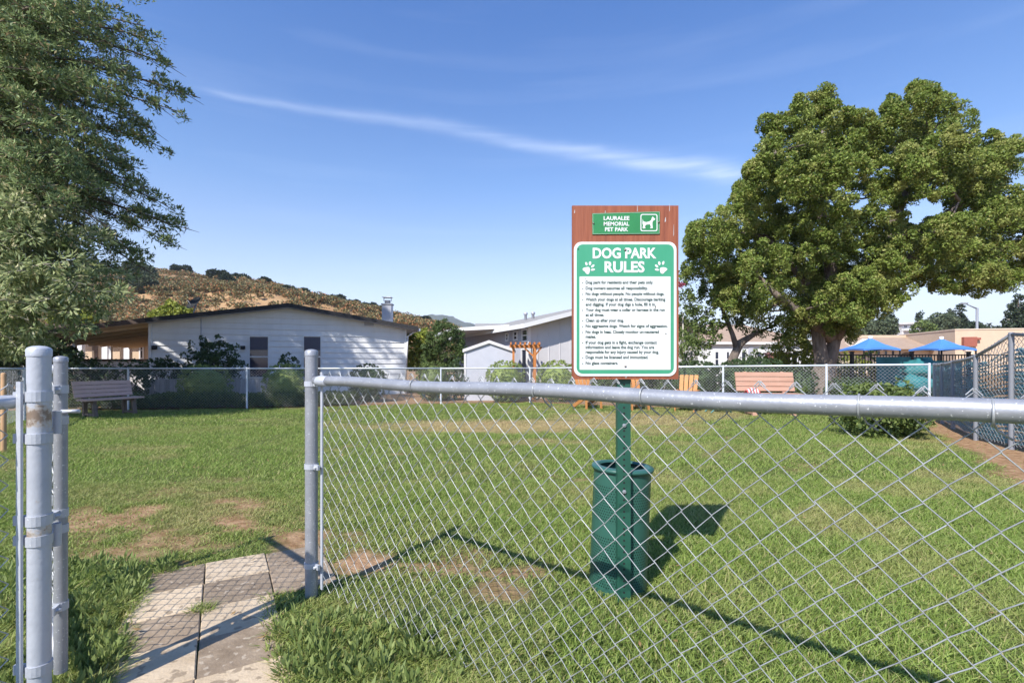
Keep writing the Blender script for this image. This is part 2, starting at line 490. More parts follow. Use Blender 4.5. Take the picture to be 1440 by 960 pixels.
def rustbands(name, zs):
    m = M[name]; nt = m.node_tree; b = nt.nodes['Principled BSDF']
    src = b.inputs['Base Color'].links[0].from_socket
    t_ = nt.nodes.new('ShaderNodeTexCoord'); sp = nt.nodes.new('ShaderNodeSeparateXYZ'); nt.links.new(t_.outputs['Object'], sp.inputs[0])
    n = nt.nodes.new('ShaderNodeTexNoise'); n.inputs['Scale'].default_value = 38; n.inputs['Detail'].default_value = 6; n.inputs['Roughness'].default_value = .7
    nt.links.new(t_.outputs['Object'], n.inputs['Vector'])
    tot = None
    def mt(op, a, b_):
        q = nt.nodes.new('ShaderNodeMath'); q.operation = op
        for i, v in enumerate((a, b_)):
            if isinstance(v, (int, float)): q.inputs[i].default_value = v
            else: nt.links.new(v, q.inputs[i])
        return q.outputs[0]
    for z, h, k in zs:
        d = mt('DIVIDE', mt('ABSOLUTE', mt('SUBTRACT', sp.outputs['Z'], z), 0), h)
        w = mt('MULTIPLY', mt('MAXIMUM', mt('SUBTRACT', 1.0, d), 0.0), k)
        tot = w if tot is None else mt('ADD', tot, w)
    f = mt('ADD', n.outputs['Fac'], mt('MULTIPLY', tot, .34))
    for (lo, hi, c) in ((.62, .74, (.46, .40, .34)), (.74, .84, (.22, .155, .11))):
        mr = nt.nodes.new('ShaderNodeMapRange'); mr.inputs['From Min'].default_value = lo; mr.inputs['From Max'].default_value = hi; mr.inputs['To Max'].default_value = .9
        nt.links.new(f, mr.inputs['Value'])
        mx = nt.nodes.new('ShaderNodeMix'); mx.data_type = 'RGBA'
        nt.links.new(mr.outputs['Result'], mx.inputs['Factor']); nt.links.new(src, mx.inputs[6]); mx.inputs[7].default_value = c + (1,)
        src = mx.outputs[2]
    nt.links.new(src, b.inputs['Base Color'])
rustbands('galv_rusty', [(.925, .055, 1.15), (.575, .04, .75), (.985, .02, .4)])
_m = M['tealscreen']; _nt = _m.node_tree; _b = _nt.nodes['Principled BSDF']
_t = _nt.nodes.new('ShaderNodeBsdfTranslucent'); _nt.links.new(_b.inputs['Base Color'].links[0].from_socket, _t.inputs['Color'])
_x = _nt.nodes.new('ShaderNodeMixShader'); _x.inputs['Fac'].default_value = .45
_nt.links.new(_b.outputs[0], _x.inputs[1]); _nt.links.new(_t.outputs[0], _x.inputs[2]); _nt.links.new(_x.outputs[0], _nt.nodes['Material Output'].inputs['Surface'])
leafmat('lf_left', (0.075, 0.130, 0.050), (0.30, 0.38, 0.155), 0.32, c3=(0.40, 0.31, 0.17), p3=.95)
leafmat('lf_bay', (0.13, 0.19, 0.07), (0.46, 0.50, 0.24), 0.38, c3=(0.58, 0.54, 0.33))
leafmat('lf_big', (0.080, 0.130, 0.022), (0.285, 0.36, 0.075), 0.30, c3=(0.36, 0.33, 0.12), p3=.97, tone=(0.38, 0.38, 0.12))
leafmat('lf_clip', (0.15, 0.215, 0.055), (0.36, 0.43, 0.12), 0.25)
leafmat('lf_weed', (0.13, 0.19, 0.05), (0.32, 0.38, 0.13), 0.35)
leafmat('lf_hedge', (0.045, 0.080, 0.024), (0.12, 0.17, 0.05), 0.2)
leafmat('lf_dark', (0.030, 0.058, 0.024), (0.10, 0.15, 0.055), 0.25)
leafmat('lf_yellow', (0.14, 0.19, 0.03), (0.36, 0.38, 0.06), 0.3)
leafmat('lf_mid', (0.08, 0.125, 0.035), (0.21, 0.26, 0.075), 0.3)
leafmat('lf_olive', (0.08, 0.075, 0.03), (0.20, 0.16, 0.065), 0.2, c3=(0.30, 0.15, 0.05))
leafmat('lf_scrub', (0.085, 0.105, 0.045), (0.30, 0.235, 0.10), 0.2, c3=(0.42, 0.19, 0.085), p3=.86)
leafmat('lf_oak', (0.022, 0.040, 0.022), (0.055, 0.075, 0.036), 0.15)
leafmat('lf_dry', (0.16, 0.09, 0.04), (0.42, 0.28, 0.13), 0.2)
leafmat('lf_far', (0.055, 0.080, 0.045), (0.14, 0.165, 0.085), 0.2)
leafmat('lf_pink', (0.45, 0.10, 0.18), (0.60, 0.22, 0.30), 0.3)
leafmat('grass', (0.155, 0.235, 0.040), (0.33, 0.42, 0.105), 0.36, c3=(0.44, 0.41, 0.18), dry=(0.48, 0.39, 0.19), p3=0.95)

# ------------------------------------------------------------------ ground
def px_of_ground(x, y):
    yy = np.maximum(y, 0.4)
    return CX + F * x / yy, HY + F * (HC - Gn(x, y)) / yy
BARE = [(170, 785, 95, 15, .75), (330, 733, 48, 15, .95), (120, 745, 50, 16, .8), (240, 690, 40, 8, .5), (265, 765, 70, 16, .7),
        (505, 785, 70, 24, 1.0), (650, 782, 55, 13, .6), (700, 832, 45, 14, .65), (590, 812, 34, 10, .5), (490, 905, 34, 20, .7),
        (420, 770, 60, 22, .9), (645, 925, 30, 15, .6), (560, 880, 30, 16, .5), (400, 755, 40, 14, .7), (180, 700, 60, 6, .35), (310, 675, 60, 5, .3)]
DRY = [(700, 600, 210, 11, .95), (880, 590, 120, 12, .8), (600, 603, 90, 7, .7), (1000, 583, 60, 10, .6), (480, 600, 60, 6, .4),
       (760, 622, 120, 5, .4), (230, 715, 60, 8, .5), (1290, 690, 80, 14, .35), (940, 605, 60, 8, .5), (1280, 800, 120, 30, .22), (850, 700, 200, 20, .15)]
def masks(x, y):
    px, py = px_of_ground(x, y)
    n1 = fbm(x * 3.1, y * 3.1); n2 = fbm(x * 9 + 40, y * 9 + 3); n3 = fbm(x * 0.9 + 9, y * 0.9 + 2)
    bare = np.zeros_like(x); dry = np.zeros_like(x)
    for (a, b, rx, ry, w) in BARE:
        e = ((px - a) / rx) ** 2 + ((py - b) / (ry * 1.35)) ** 2
        bare = np.maximum(bare, w * np.clip(1.7 - 1.1 * e + (n1 - .5) * 2.2 + (n2 - .5) * 1.6 - 0.55, 0, 1))
    for (a, b, rx, ry, w, cv) in ((260, 750, 215, 62, .85, .535), (610, 815, 190, 62, .75, .57), (480, 890, 110, 60, .8, .57), (800, 640, 420, 50, .5, .66)):
        e = ((px - a) / rx) ** 2 + ((py - b) / ry) ** 2
        n4 = fbm(x * 2.2 + 31, y * 3.4 + 11, 5)
        bare = np.maximum(bare, w * np.clip((n4 - cv) * 9, 0, 1) * np.clip(2.2 - 2 * e, 0, 1))
    for (a, b, rx, ry, w) in DRY:
        e = ((px - a) / rx) ** 2 + ((py - b) / ry) ** 2
        dry = np.maximum(dry, w * np.clip(1.5 - 1.1 * e + (n1 - .5) * 1.2 + (n2 - .5) * 1.0 - .25, 0, 1))
    dry = np.maximum(dry, np.clip((n3 - .60) * 3, 0, .35))
    # soil strip along the tall right fence, and beds beyond the back fence
    d = ((x - 5.54) * 1.36 - (y - 5.52) * .87) / 1.614
    strip = np.clip((d + .42 + (n1 - .5) * .5) * 5, 0, 1) * (x > 3.5) * (y > 1.0) * (d < 3)
    bare = np.maximum(bare, strip * .95)
    fy = np.interp(x, [-11.2, -9.64, -6.87, -5.42, -2.1, .54, 2.92, 5.04, 6.76, 8.2], [12.3, 12.5, 12.9, 13.45, 14.7, 15.0, 13.35, 11.88, 10.7, 9.68])
    bare = np.maximum(bare, np.clip((y - fy + .05 + (n1 - .5) * .3) * 4, 0, 1) * .9)
    return bare, dry
def axis(lo, hi, step, far):
    c = list(np.arange(lo, hi + 1e-6, step)); a, b = [], []
    s = step; q = lo
    while q > -far: s *= 1.35; q -= s; a.append(q)
    s = step; q = hi
    while q < far: s *= 1.35; q += s; b.append(q)
    return np.array(a[::-1] + c + b)
xs = axis(-11, 10, 0.07, 2600); ys = axis(0.9, 17, 0.07, 2600)
XX, YY = np.meshgrid(xs, ys)
xf, yf = XX.ravel(), YY.ravel()
nearm = (np.abs(xf) < 13) & (yf > -2) & (yf < 19)
zf = Gn(xf, yf) + np.where(nearm, (fbm(xf * 2.2, yf * 2.2) - .5) * .03, 0)
ba, dr = masks(xf, yf)
far = ~nearm
ba = np.where(far, 0.85, ba); dr = np.where(far, .5, dr)
nx, ny = len(xs), len(ys)
idx = np.arange(nx * ny).reshape(ny, nx)
Fq = np.stack([idx[:-1, :-1], idx[:-1, 1:], idx[1:, 1:], idx[1:, :-1]], -1).reshape(-1, 4)
gm = bpy.data.materials.new('ground'); gm.use_nodes = True
nt = gm.node_tree; b = nt.nodes['Principled BSDF']; b.inputs['Roughness'].default_value = 0.95; b.inputs['Specular IOR Level'].default_value = 0.1
def gnoise(scale, det=6):
    n = nt.nodes.new('ShaderNodeTexNoise'); n.inputs['Scale'].default_value = scale; n.inputs['Detail'].default_value = det
    t_ = nt.nodes.new('ShaderNodeTexCoord'); nt.links.new(t_.outputs['Object'], n.inputs['Vector']); return n.outputs['Fac']
def gramp(fac, c1, c2, p0=.3, p1=.7):
    r_ = nt.nodes.new('ShaderNodeValToRGB'); r_.color_ramp.elements[0].position = p0; r_.color_ramp.elements[1].position = p1
    r_.color_ramp.elements[0].color = c1 + (1,); r_.color_ramp.elements[1].color = c2 + (1,)
    nt.links.new(fac, r_.inputs['Fac']); return r_.outputs['Color']
def gmix(f, a, b_):
    m = nt.nodes.new('ShaderNodeMix'); m.data_type = 'RGBA'
    nt.links.new(f, m.inputs['Factor']); nt.links.new(a, m.inputs[6]); nt.links.new(b_, m.inputs[7]); return m.outputs[2]
def gattr(n):
    a = nt.nodes.new('ShaderNodeAttribute'); a.attribute_name = n; return a.outputs['Fac']
turf = gramp(gnoise(40), (0.055, 0.075, 0.02), (0.13, 0.15, 0.045))
soil = gramp(gnoise(14), (0.21, 0.11, 0.055), (0.42, 0.27, 0.16))
straw = gramp(gnoise(25), (0.22, 0.16, 0.07), (0.40, 0.31, 0.16))
cg = gmix(gattr('bare'), gmix(gattr('dry'), turf, straw), soil)
nt.links.new(cg, b.inputs['Base Color'])
bp = nt.nodes.new('ShaderNodeBump'); bp.inputs['Strength'].default_value = 0.6; bp.inputs['Distance'].default_value = 0.02
nt.links.new(gnoise(55), bp.inputs['Height']); nt.links.new(bp.outputs['Normal'], b.inputs['Normal'])
ground = np_mesh('ground', np.stack([xf, yf, zf], 1), Fq, gm, smooth=True, attrs={'bare': ba, 'dry': dr})
tag(ground, kind='structure')

# ------------------------------------------------------------------ paved path through the gate
pa = Vector((-0.50, 0.866, 0)); pc = Vector((0.866, 0.50, 0)); po = Vector((-1.365, 2.19, 0))
PT = .288
pavers = [(-1, k) for k in range(-5, 2)] + [(0, k) for k in range(-5, 2)] + [(1, 0), (1, 1)]
mb = MB()
for (i, k) in pavers:
    jit = R_.uniform(-.006, .006)
    cc = po + pc * ((i + .5) * PT) + pa * ((k + .5) * PT)
    h = R_.uniform(.012, .02)
    Rm = Matrix((pc, pa, Vector((0, 0, 1)))).transposed() @ Matrix.Rotation(R_.uniform(-.02, .02), 3, 'Z')
    z0 = G(cc.x, cc.y)
    s = PT - .004
    c_ = Vector((cc.x, cc.y, z0))
    e = .004
    vs = [(-s/2, -s/2, -.05), (s/2, -s/2, -.05), (s/2, s/2, -.05), (-s/2, s/2, -.05),
          (-s/2, -s/2, h - e), (s/2, -s/2, h - e), (s/2, s/2, h - e), (-s/2, s/2, h - e),
          (-s/2 + e, -s/2 + e, h), (s/2 - e, -s/2 + e, h), (s/2 - e, s/2 - e, h), (-s/2 + e, s/2 - e, h)]
    tilt = Matrix.Rotation(R_.uniform(-.012, .012), 3, 'X') @ Matrix.Rotation(R_.uniform(-.012, .012), 3, 'Y')
    fs = [(0, 1, 5, 4), (1, 2, 6, 5), (2, 3, 7, 6), (3, 0, 4, 7), (4, 5, 9, 8), (5, 6, 10, 9), (6, 7, 11, 10), (7, 4, 8, 11), (8, 9, 10, 11)]
    mb.add([c_ + Rm @ (tilt @ Vector(q)) for q in vs], fs, mi=(i + k) % 2 == 0 or (i, k) == (1, 0))
path = mb.build('path', [M['paver_tan'], M['paver_dark']]); tag(path, kind='structure')
def on_path(x, y, m=0.0):
    dx, dy = x - po.x, y - po.y
    a = dx * pc.x + dy * pc.y; k = dx * pa.x + dy * pa.y
    inn = (np.abs(a) < PT - m) & (k > -5 * PT) & (k < 2 * PT - m)
    inn |= (a > 0) & (a < 2 * PT - m) & (k > 0) & (k < 2 * PT - m)
    return inn

# ------------------------------------------------------------------ grass
def blades(n, ylo, yhi, hgt, wid, seg, r, free=False, region=None):
    yv = np.sqrt(r.uniform(ylo ** 2, yhi ** 2, n)) if region is None else r.uniform(region[2], region[3], n)
    xv = r.uniform(-1.2, 1.2, n) * yv if region is None else r.uniform(region[0], region[1], n)
    ba, dr = masks(xv, yv)
    px, py = px_of_ground(xv, yv)
    fy = np.interp(xv, [-11.2, -9.64, -6.87, -5.42, -2.1, .54, 2.92, 5.04, 6.76, 8.2], [12.3, 12.5, 12.9, 13.45, 14.7, 15.0, 13.35, 11.88, 10.7, 9.68])
    clump = fbm(xv * 5, yv * 5)
    near = np.clip(2.0 - 1.5 * (((px - 270) / 230) ** 2 + ((py - 745) / 75) ** 2), 0, 1) + np.clip(2.0 - 1.5 * (((px - 600) / 210) ** 2 + ((py - 815) / 70) ** 2), 0, 1)
    near = np.clip(near, 0, 1)
    keep = (r.random(n) > ba * 1.03) & (~on_path(xv, yv, 0.035 + .03 * (r.random(n) < .3)) | free) & (yv < fy + .1) & (r.random(n) < .45 + clump)
    xv, yv, dr, clump = xv[keep], yv[keep], dr[keep], clump[keep]
    n = len(xv)
    big = fbm(xv * 1.4 + 3, yv * 1.4 + 8)
    h = hgt * r.uniform(.5, 1.25, n) * (.55 + .9 * clump) * (1 - .45 * dr) * (1 - .5 * ba[keep]) * (1 - .35 * near[keep])
    lean = r.normal(size=(n, 2)) * .8 + np.stack([.25 * np.ones(n), -.05 * np.ones(n)], 1)
    th = r.uniform(0, 2 * np.pi, n)
    sx, sy = np.cos(th) * wid / 2, np.sin(th) * wid / 2
    zb = Gn(xv, yv) - .004
    B = np.stack([xv, yv, zb], 1); S = np.stack([sx, sy, np.zeros(n)], 1)
    tip = B + np.stack([lean[:, 0] * h, lean[:, 1] * h, h], 1)
    dryv = np.clip(dr * 1.05 + (r.random(n) < .04) * .5 + np.clip((big - .52) * .9, 0, .25) + .22 * near[keep] * (r.random(n) < .5) + .30 * ((yv < 2.3) & (xv < .15)) * r.random(n), 0, 1)
    if seg == 1:
        V = np.stack([B - S, B + S, tip], 1).reshape(-1, 3); Fq = np.arange(n * 3).reshape(n, 3)
        return V, Fq, np.repeat(dryv, 3)
    mid = B + np.stack([lean[:, 0] * h * .35, lean[:, 1] * h * .35, h * .6], 1)
    V = np.stack([B - S, B + S, mid + S * .8, mid - S * .8, tip], 1).reshape(-1, 3)
    o = (np.arange(n) * 5)[:, None]
    Fq = np.concatenate([o + np.array([[0, 1, 2]]), o + np.array([[0, 2, 3]]), o + np.array([[3, 2, 4]])])
    return V, Fq, np.repeat(dryv, 5)
parts = [blades(330000, 1.1, 4.6, .038, .0050, 2, rng), blades(260000, 4.4, 9.0, .038, .009, 1, rng), blades(240000, 8.6, 16.5, .042, .015, 1, rng),
         blades(20000, 0, 0, .044, .0060, 2, rng, region=(-1.75, -1.25, 1.1, 1.95)), blades(22000, 0, 0, .044, .0060, 2, rng, region=(-.98, .0, 1.35, 2.05)),
         blades(420, 0, 0, .040, .004, 2, rng, free=True, region=(po.x - .035, po.x + .045, po.y - .045, po.y + .03)),
         blades(14000, 0, 0, .044, .006, 2, rng, region=(-2.7, -1.7, 1.8, 2.7))]
V = np.concatenate([p[0] for p in parts]); offs = np.cumsum([0] + [len(p[0]) for p in parts[:-1]])
Fq = np.concatenate([p[1] + o for p, o in zip(parts, offs)])
gr = np_mesh('grass', V, Fq, M['grass'], attrs={'dry': np.concatenate([p[2] for p in parts])})
tag(gr, 'short patchy lawn grass filling the fenced dog run', 'grass', kind='stuff')
# broad-leaved weeds by the gate, growing in clumps
cx_ = []
for (x0, x1, y0, y1, n) in [(-1.8, -1.3, 1.2, 1.95, 150), (-2.6, -1.75, 2.0, 2.7, 110), (-.95, -.2, 1.4, 2.1, 130), (-1.9, -1.3, 1.7, 2.4, 60)]:
    cx_.append(np.stack([rng.uniform(x0, x1, n), rng.uniform(y0, y1, n), np.zeros(n)], 1))
cx_ = np.concatenate(cx_); cx_ = cx_[~on_path(cx_[:, 0], cx_[:, 1], 0.03)]
cx_[:, 2] = Gn(cx_[:, 0], cx_[:, 1]) + .015
B, D, L, W = tufts(cx_, np.tile([[0, 0, .5]], (len(cx_), 1)), .045, 30, .042, .011, rng, up=.3, spread=1.0)
B[:, 2] = np.maximum(B[:, 2], Gn(B[:, 0], B[:, 1])); D[:, 2] = np.abs(D[:, 2])
V, Fq = leaf_quads(B, D, L, W, rng)
wd = np_mesh('weeds', V, Fq, M['lf_weed']); tag(wd, 'low leafy weeds spreading beside the paving', 'weeds', kind='stuff')

n = 1500
yv = np.sqrt(rng.uniform(1.2, 11 ** 2, n)); xv = rng.uniform(-1.15, 1.1, n) * yv
C = np.stack([xv, yv, Gn(xv, yv) + rng.uniform(.012, .035, n) + on_path(xv, yv) * .006], 1)
D = unit(np.stack([rng.normal(size=n), rng.normal(size=n), rng.normal(size=n) * .25], 1))
V, Fq = leaf_quads(C, D, rng.uniform(.015, .04, n), rng.uniform(.008, .018, n), rng, unit(np.stack([rng.normal(size=n) * .35, rng.normal(size=n) * .35, np.ones(n)], 1)))
fl_ = np_mesh('fallen_leaves', V, Fq, M['lf_dry']); tag(fl_, 'dry brown leaves scattered thinly over lawn and paving', 'fallen leaves', kind='stuff')

# ------------------------------------------------------------------ hills
def hill(name, prof, y_base, y_ridge, m, nxs=220, nys=40, rough=1.0, seed=1):
    us = np.linspace(prof[0][0], prof[-1][0], nxs)
    hy = np.interp(us, [p[0] for p in prof], [p[1] for p in prof])
    ts = np.concatenate([np.linspace(0, 1, nys), 1 + np.linspace(.08, .8, 8)])
    V = []
    for t in ts:
        Yv = y_base + (y_ridge - y_base) * t
        zr = (HY - hy) / F * y_ridge
        prf = math.sin(min(t, 1) * math.pi / 2) ** 1.15 if t <= 1 else max(0, 1 - (t - 1) ** 1.3 * .9)
        X = (us - CX) / F * Yv
        nz = (fbm(X * .03 + seed, np.full_like(X, Yv * .03 + seed)) - .5) * y_ridge * .05 * rough * min(1, t * 2) * (0.25 if abs(t - 1) < .05 else 1)
        V.append(np.stack([X, np.full_like(X, Yv), zr * prf + nz - .6 * (1 - min(t, 1))], 1))
    V = np.concatenate(V); n2 = len(ts)
    idx = np.arange(nxs * n2).reshape(n2, nxs)
    Fq = np.stack([idx[:-1, :-1], idx[:-1, 1:], idx[1:, 1:], idx[1:, :-1]], -1).reshape(-1, 4)
    o = np_mesh(name, V, Fq, m, smooth=True); tag(o, kind='structure')
    return V.reshape(n2, nxs, 3), us, ts
mat('drygrass', (0.30, 0.17, 0.08), 0.95, 0, c2=(0.46, 0.30, 0.145), scale=0.09, bump=0.2, bscale=1)
mat('farhill', (0.075, 0.09, 0.075), 0.95, 0, c2=(0.13, 0.13, 0.10), scale=0.004)
HP_D = 9
HP = [(-900, 470), (-500, 420), (-200, 392), (0, 384), (120, 380), (180, 380), (240, 380), (290, 381), (345, 380), (385, 388), (440, 408), (500, 422), (545, 436), (600, 452), (650, 466), (720, 490), (800, 506)]
HP = [(a, b_ + float(np.interp(a, [350, 440, 545, 640], [21, 13, 9, 4]))) for a, b_ in HP]
HV, hus, hts = hill('hill', HP, 70, 230, M['drygrass'])
hill('distant_hill', [(420, 506), (520, 480), (570, 458), (605, 446), (622, 447), (650, 457), (700, 470), (800, 488), (960, 496), (1150, 490), (1300, 500), (1500, 506)], 700, 1500, M['farhill'], rough=.5, seed=9)
def hill_at(px, t):
    """point on the dry hill at image column px (as seen), up-slope fraction t"""
    fi = np.interp(px, hus, np.arange(len(hus))); ti = np.interp(t, hts, np.arange(len(hts)))
    return Vector(HV[int(round(ti)), int(round(fi))])

# ------------------------------------------------------------------ foliage builders
def small_tree(name, label, cat, base, lobes, leaf, dens, tr, per, ll, lw, trunk=None, group=None, barkm='bark', up=.3, inner=.7, spread=.9, crown='crown'):
    t = thing(name, label, cat, base, group)
    c, o = lobe_points(lobes, dens, rng, inner=inner)
    B, D, L, W, nn = puffs(c, o, tr, per, ll, lw, rng, jit=.6)
    V, Fq = leaf_quads(B, D, L, W, rng, nn)
    np_mesh(crown, V, Fq, M[leaf], t)
    if trunk:
        mb = MB()
        for pts, rs in trunk: mb.tube(pts, rs, 9)
        mb.build('trunk', M[barkm], t)
    return t
def bush(name, label, px, ytop, ybot, wpx, Y, leaf, group=None, clipped=True, cat='shrub', ll=.06, dens=95, per=18, squash=1.0):
    base = P(px, ybot, Y)
    base.z = G(base.x, base.y) if base.z < G(base.x, base.y) + .4 else base.z
    top = P(px, ytop, Y).z; h = top - base.z; w = wpx / F * Y / 2
    t = thing(name, label, cat, base, group)
    n = int(dens * 4 * w * w * 3)
    r = rng
    o = unit(r.normal(size=(n, 3)))
    ctr = np.array([base.x, base.y, base.z + h * .5])
    k = 1 + (r.uniform(-.10, .02, (n, 1)) if clipped else r.uniform(-.45, .22, (n, 1)))
    lump = 1 + (fbm(o[:, 0] * 2.5 + base.x, o[:, 2] * 2.5 + o[:, 1]) - .5)[:, None] * (.05 if clipped else .7)
    p = ctr + np.sign(o) * np.abs(o) ** (.85 if clipped else 1) * np.array([w, w * .9, h * .5 * squash]) * k * lump
    keep = p[:, 2] > base.z - .02
    B, D, L, W, nn = puffs(p[keep], o[keep], .035 + .075 * (not clipped), per, ll * (.75 if clipped else 1), ll * (.45 if clipped else .55), r, jit=.45 if clipped else .7, flat=.15 if clipped else .35)
    V, Fq = leaf_quads(B, D, L, W, r, nn)
    np_mesh('leaves', V, Fq, M[leaf], t)
    mb = MB()
    for q in range(5):
        a = q * 1.26
        mb.tube([base + Vector((0, 0, -.03)), base + Vector((math.cos(a) * w * .35, math.sin(a) * w * .35, h * .45)), base + Vector((math.cos(a) * w * .6, math.sin(a) * w * .6, h * .72))], [.03, .02, .01], 5)
    prof = [(0.01, h * .05)] + [(w * .80 * math.sin(math.pi * q / 8), h * .5 - h * .40 * math.cos(math.pi * q / 8)) for q in range(1, 8)] + [(0.01, h * .9)]
    if clipped:
        core = MB().lathe(prof, base, 14)
        core.build('inner_leaves', M[leaf], t)
    mb.build('stems', M['twig'], t)
    return t

# ------------------------------------------------------------------ chain-link fence builders
H_ = 0.036
def fabric(name, A, B, top0, top1, bot0, bot1, rad, parent, m, sides=5, shift=(0, 0), sag=0.0, knuckle=True, H=H_):
    A, B = Vector((A[0], A[1], 0)), Vector((B[0], B[1], 0))
    u = (B - A); Ln = u.length; u.normalize(); nrm = Vector((-u.y, u.x, 0))
    n = int(Ln / H); rows = int(round((top0 - bot0) / H))
    i = np.arange(n)[:, None]; k = np.arange(rows + 1)[None, :]
    par = (i + k) % 2
    s = i * H + par * H + (par * 2 - 1) * rad * .9
    f = np.clip(s / Ln, 0, 1)
    ztop = top0 + (top1 - top0) * f; zbot = bot0 + (bot1 - bot0) * f
    z = ztop - (ztop - zbot) * (k / rows) - sag * np.sin(np.pi * f) * (1 - k / rows)
    wv = (par * 2 - 1) * rad * 1.2 * (1 - 2 * (i % 2))
    rr = rng.normal(size=s.shape) * .0016 + .010 * np.sin(s * 3.1 + 1) * np.sin(np.pi * k / rows) + rng.normal(size=(n, 1)) * .0015
    ox, oy = shift
    X = A.x + u.x * s + nrm.x * (wv + rr) + ox; Y = A.y + u.y * s + nrm.y * (wv + rr) + oy
    Pn = np.stack([X, Y, z + rng.normal(size=s.shape) * .0014 + .003 * np.sin(s * 4.3)], -1)
    P0 = Pn[:, :-1].reshape(-1, 3); P1 = Pn[:, 1:].reshape(-1, 3)
    if knuckle:  # folded wire ends along the top edge
        t0 = Pn[:, 0]; t1 = Pn[:, 1]
        d = t1 - t0
        P0 = np.concatenate([P0, t0, t0 + np.array([0, 0, .006])]); P1 = np.concatenate([P1, t0 + np.array([0, 0, .006]), t0 + d * np.array([-.28, -.28, .28]) + np.array([0, 0, .003])])
    V, Fq = seg_tubes(P0, P1, rad, sides)
    return np_mesh(name, V, Fq, m, parent, smooth=True)
def pole(name, x, y, z0, z1, r, m, parent, cap=True, n=18, capm=None):
    mb = MB()
    mb.lathe([(r, z0), (r, z1)], (x, y, 0), n)
    o = mb.build(name, m, parent)
    if cap:
        c = MB()
        c.lathe([(r * 1.06, z1 - r * .7), (r * 1.06, z1 + .001), (r * .92, z1 + r * .22), (r * .55, z1 + r * .38), (0.0005, z1 + r * .44)], (x, y, 0), n)
        c.build('post_cap', capm or m, o)
    return o
def band(x, y, z, r, h, m, parent, lug=None, name='band'):
    mb = MB()
    mb.lathe([(r, z - h / 2), (r * 1.12, z - h / 2), (r * 1.12, z + h / 2), (r, z + h / 2)], (x, y, 0), 18, sm=False)
    if lug:
        d = Vector((lug[0], lug[1], 0)).normalized()
        p = Vector((x, y, z))
        mb.bar(p + d * r, p + d * (r + .035), .010, h * .95)
        side = Vector((-d.y, d.x, 0))
        mb.tube([p + d * (r + .02) - side * .016, p + d * (r + .02) + side * .016], .006, 6)
    return mb.build(name, m, parent)

# ---- near panel (post, rail, fabric) to the right of the gate opening
A0 = Vector((-0.94, 2.333)); UF = Vector((0.776, -0.631)); NF = Vector((0.631, 0.776))
LN = 3.6
A1 = A0 + UF * LN
nf = thing('chain_link_fence', 'galvanised chain-link panel crossing the right foreground with its round top rail', 'fence', (A0.x, A0.y, 0))
PR = .0285
for (q, gx) in ((A0, 0), (A1, 0)):
    po_ = pole('post', q.x, q.y, -.05, 1.135, PR, M['galv'], nf)
    for z in (.985, .60, .14):
        band(q.x, q.y, z, PR, .024, M['galv_pale'], po_, UF if q is A0 else -UF)
RR_ = .0215
rs_ = A0 + UF * (PR + .01); re_ = A1 - UF * (PR + .01)
mb = MB()
npt = 24
pts = [(rs_.x + (re_.x - rs_.x) * k / npt, rs_.y + (re_.y - rs_.y) * k / npt, 1.0 + .004 * math.sin(k * .9)) for k in range(npt + 1)]
mb.tube(pts, RR_, 20)
rail = mb.build('top_rail', M['galv'], nf)
mb = MB()
e0 = A0 + UF * (PR - .004)
mb.tube([(e0.x, e0.y, 1.0), ((e0 + UF * .03).x, (e0 + UF * .03).y, 1.0), ((e0 + UF * .05).x, (e0 + UF * .05).y, 1.0), ((e0 + UF * .12).x, (e0 + UF * .12).y, 1.0)], [.012, .020, .0245, .0245], 18)
mb.build('rail_cup', M['galv_pale'], rail)
fs_ = A0 + UF * (PR + .022)
fab = fabric('wire_mesh', fs_, A1 - UF * (PR + .02), 1.036, 1.036, .032, .02, .00125, nf, M['wire'], 6, shift=(NF.x * .024, NF.y * .024))
mb = MB()
tb = A0 + UF * (PR + .024) + NF * .022
mb.bar((tb.x, tb.y, .03), (tb.x, tb.y, 1.04), .016, .006, up=(NF.x, NF.y, 0))
mb.build('tension_bar', M['galv_pale'], nf)
for px in (583, 755, 905, 1208, 1395):
    # where the column of the picture meets the rail
    uu = (px - CX) / F
    t = (uu * A0.y - A0.x) / (UF.x - uu * UF.y)
    c = A0 + UF * t
    ring = []
    for k in range(15):
        a = 2 * math.pi * k / 14 * .93
        r = RR_ + .0025
        ring.append((c.x + NF.x * math.cos(a) * r, c.y + NF.y * math.cos(a) * r, 1.0 + math.sin(a) * r))
    ring.append((c.x + NF.x * .03 + UF.x * .01, c.y + NF.y * .03 + UF.y * .01, 1.0 - .035))
    ring.append((c.x + NF.x * .032 + UF.x * .03, c.y + NF.y * .032 + UF.y * .03, 1.0 - .05))
    mb = MB(); mb.tube(ring, .0022, 6); mb.build('tie_wire', M['wire'], nf)

# ---- big hinge post and the short fence panel that leaves the picture on the left
BP = Vector((-1.425, 1.50)); DL = Vector((-.50, -.866))
hp = thing('chain_link_fence', 'short chain-link panel at the left edge ending in the thick rust-spotted hinge post', 'fence', (BP.x, BP.y, 0))
BR = .0285
bpo = pole('post', BP.x, BP.y, -.1, 1.125, BR, M['galv_rusty'], hp, capm=M['galv_pale'])
for z in (.985, .86, .615, .555, .17):
    band(BP.x, BP.y, z, BR, .030, M['galv_pale'], bpo, (-.9, -.2))
E = BP + DL * 2.6
pole('post', E.x, E.y, -.05, 1.12, .03, M['galv'], hp)
s0 = BP + DL * (BR + .02)
mb = MB()
k0 = BP + Vector((-.9, -.2)).normalized() * (BR + .01)
mb.tube([(k0.x, k0.y, .97), (k0.x - .02, k0.y - .012, .97), (k0.x - .045, k0.y - .05, .97), (E.x, E.y + .03, .97)], [.010, .020, .0215, .0215], 16)
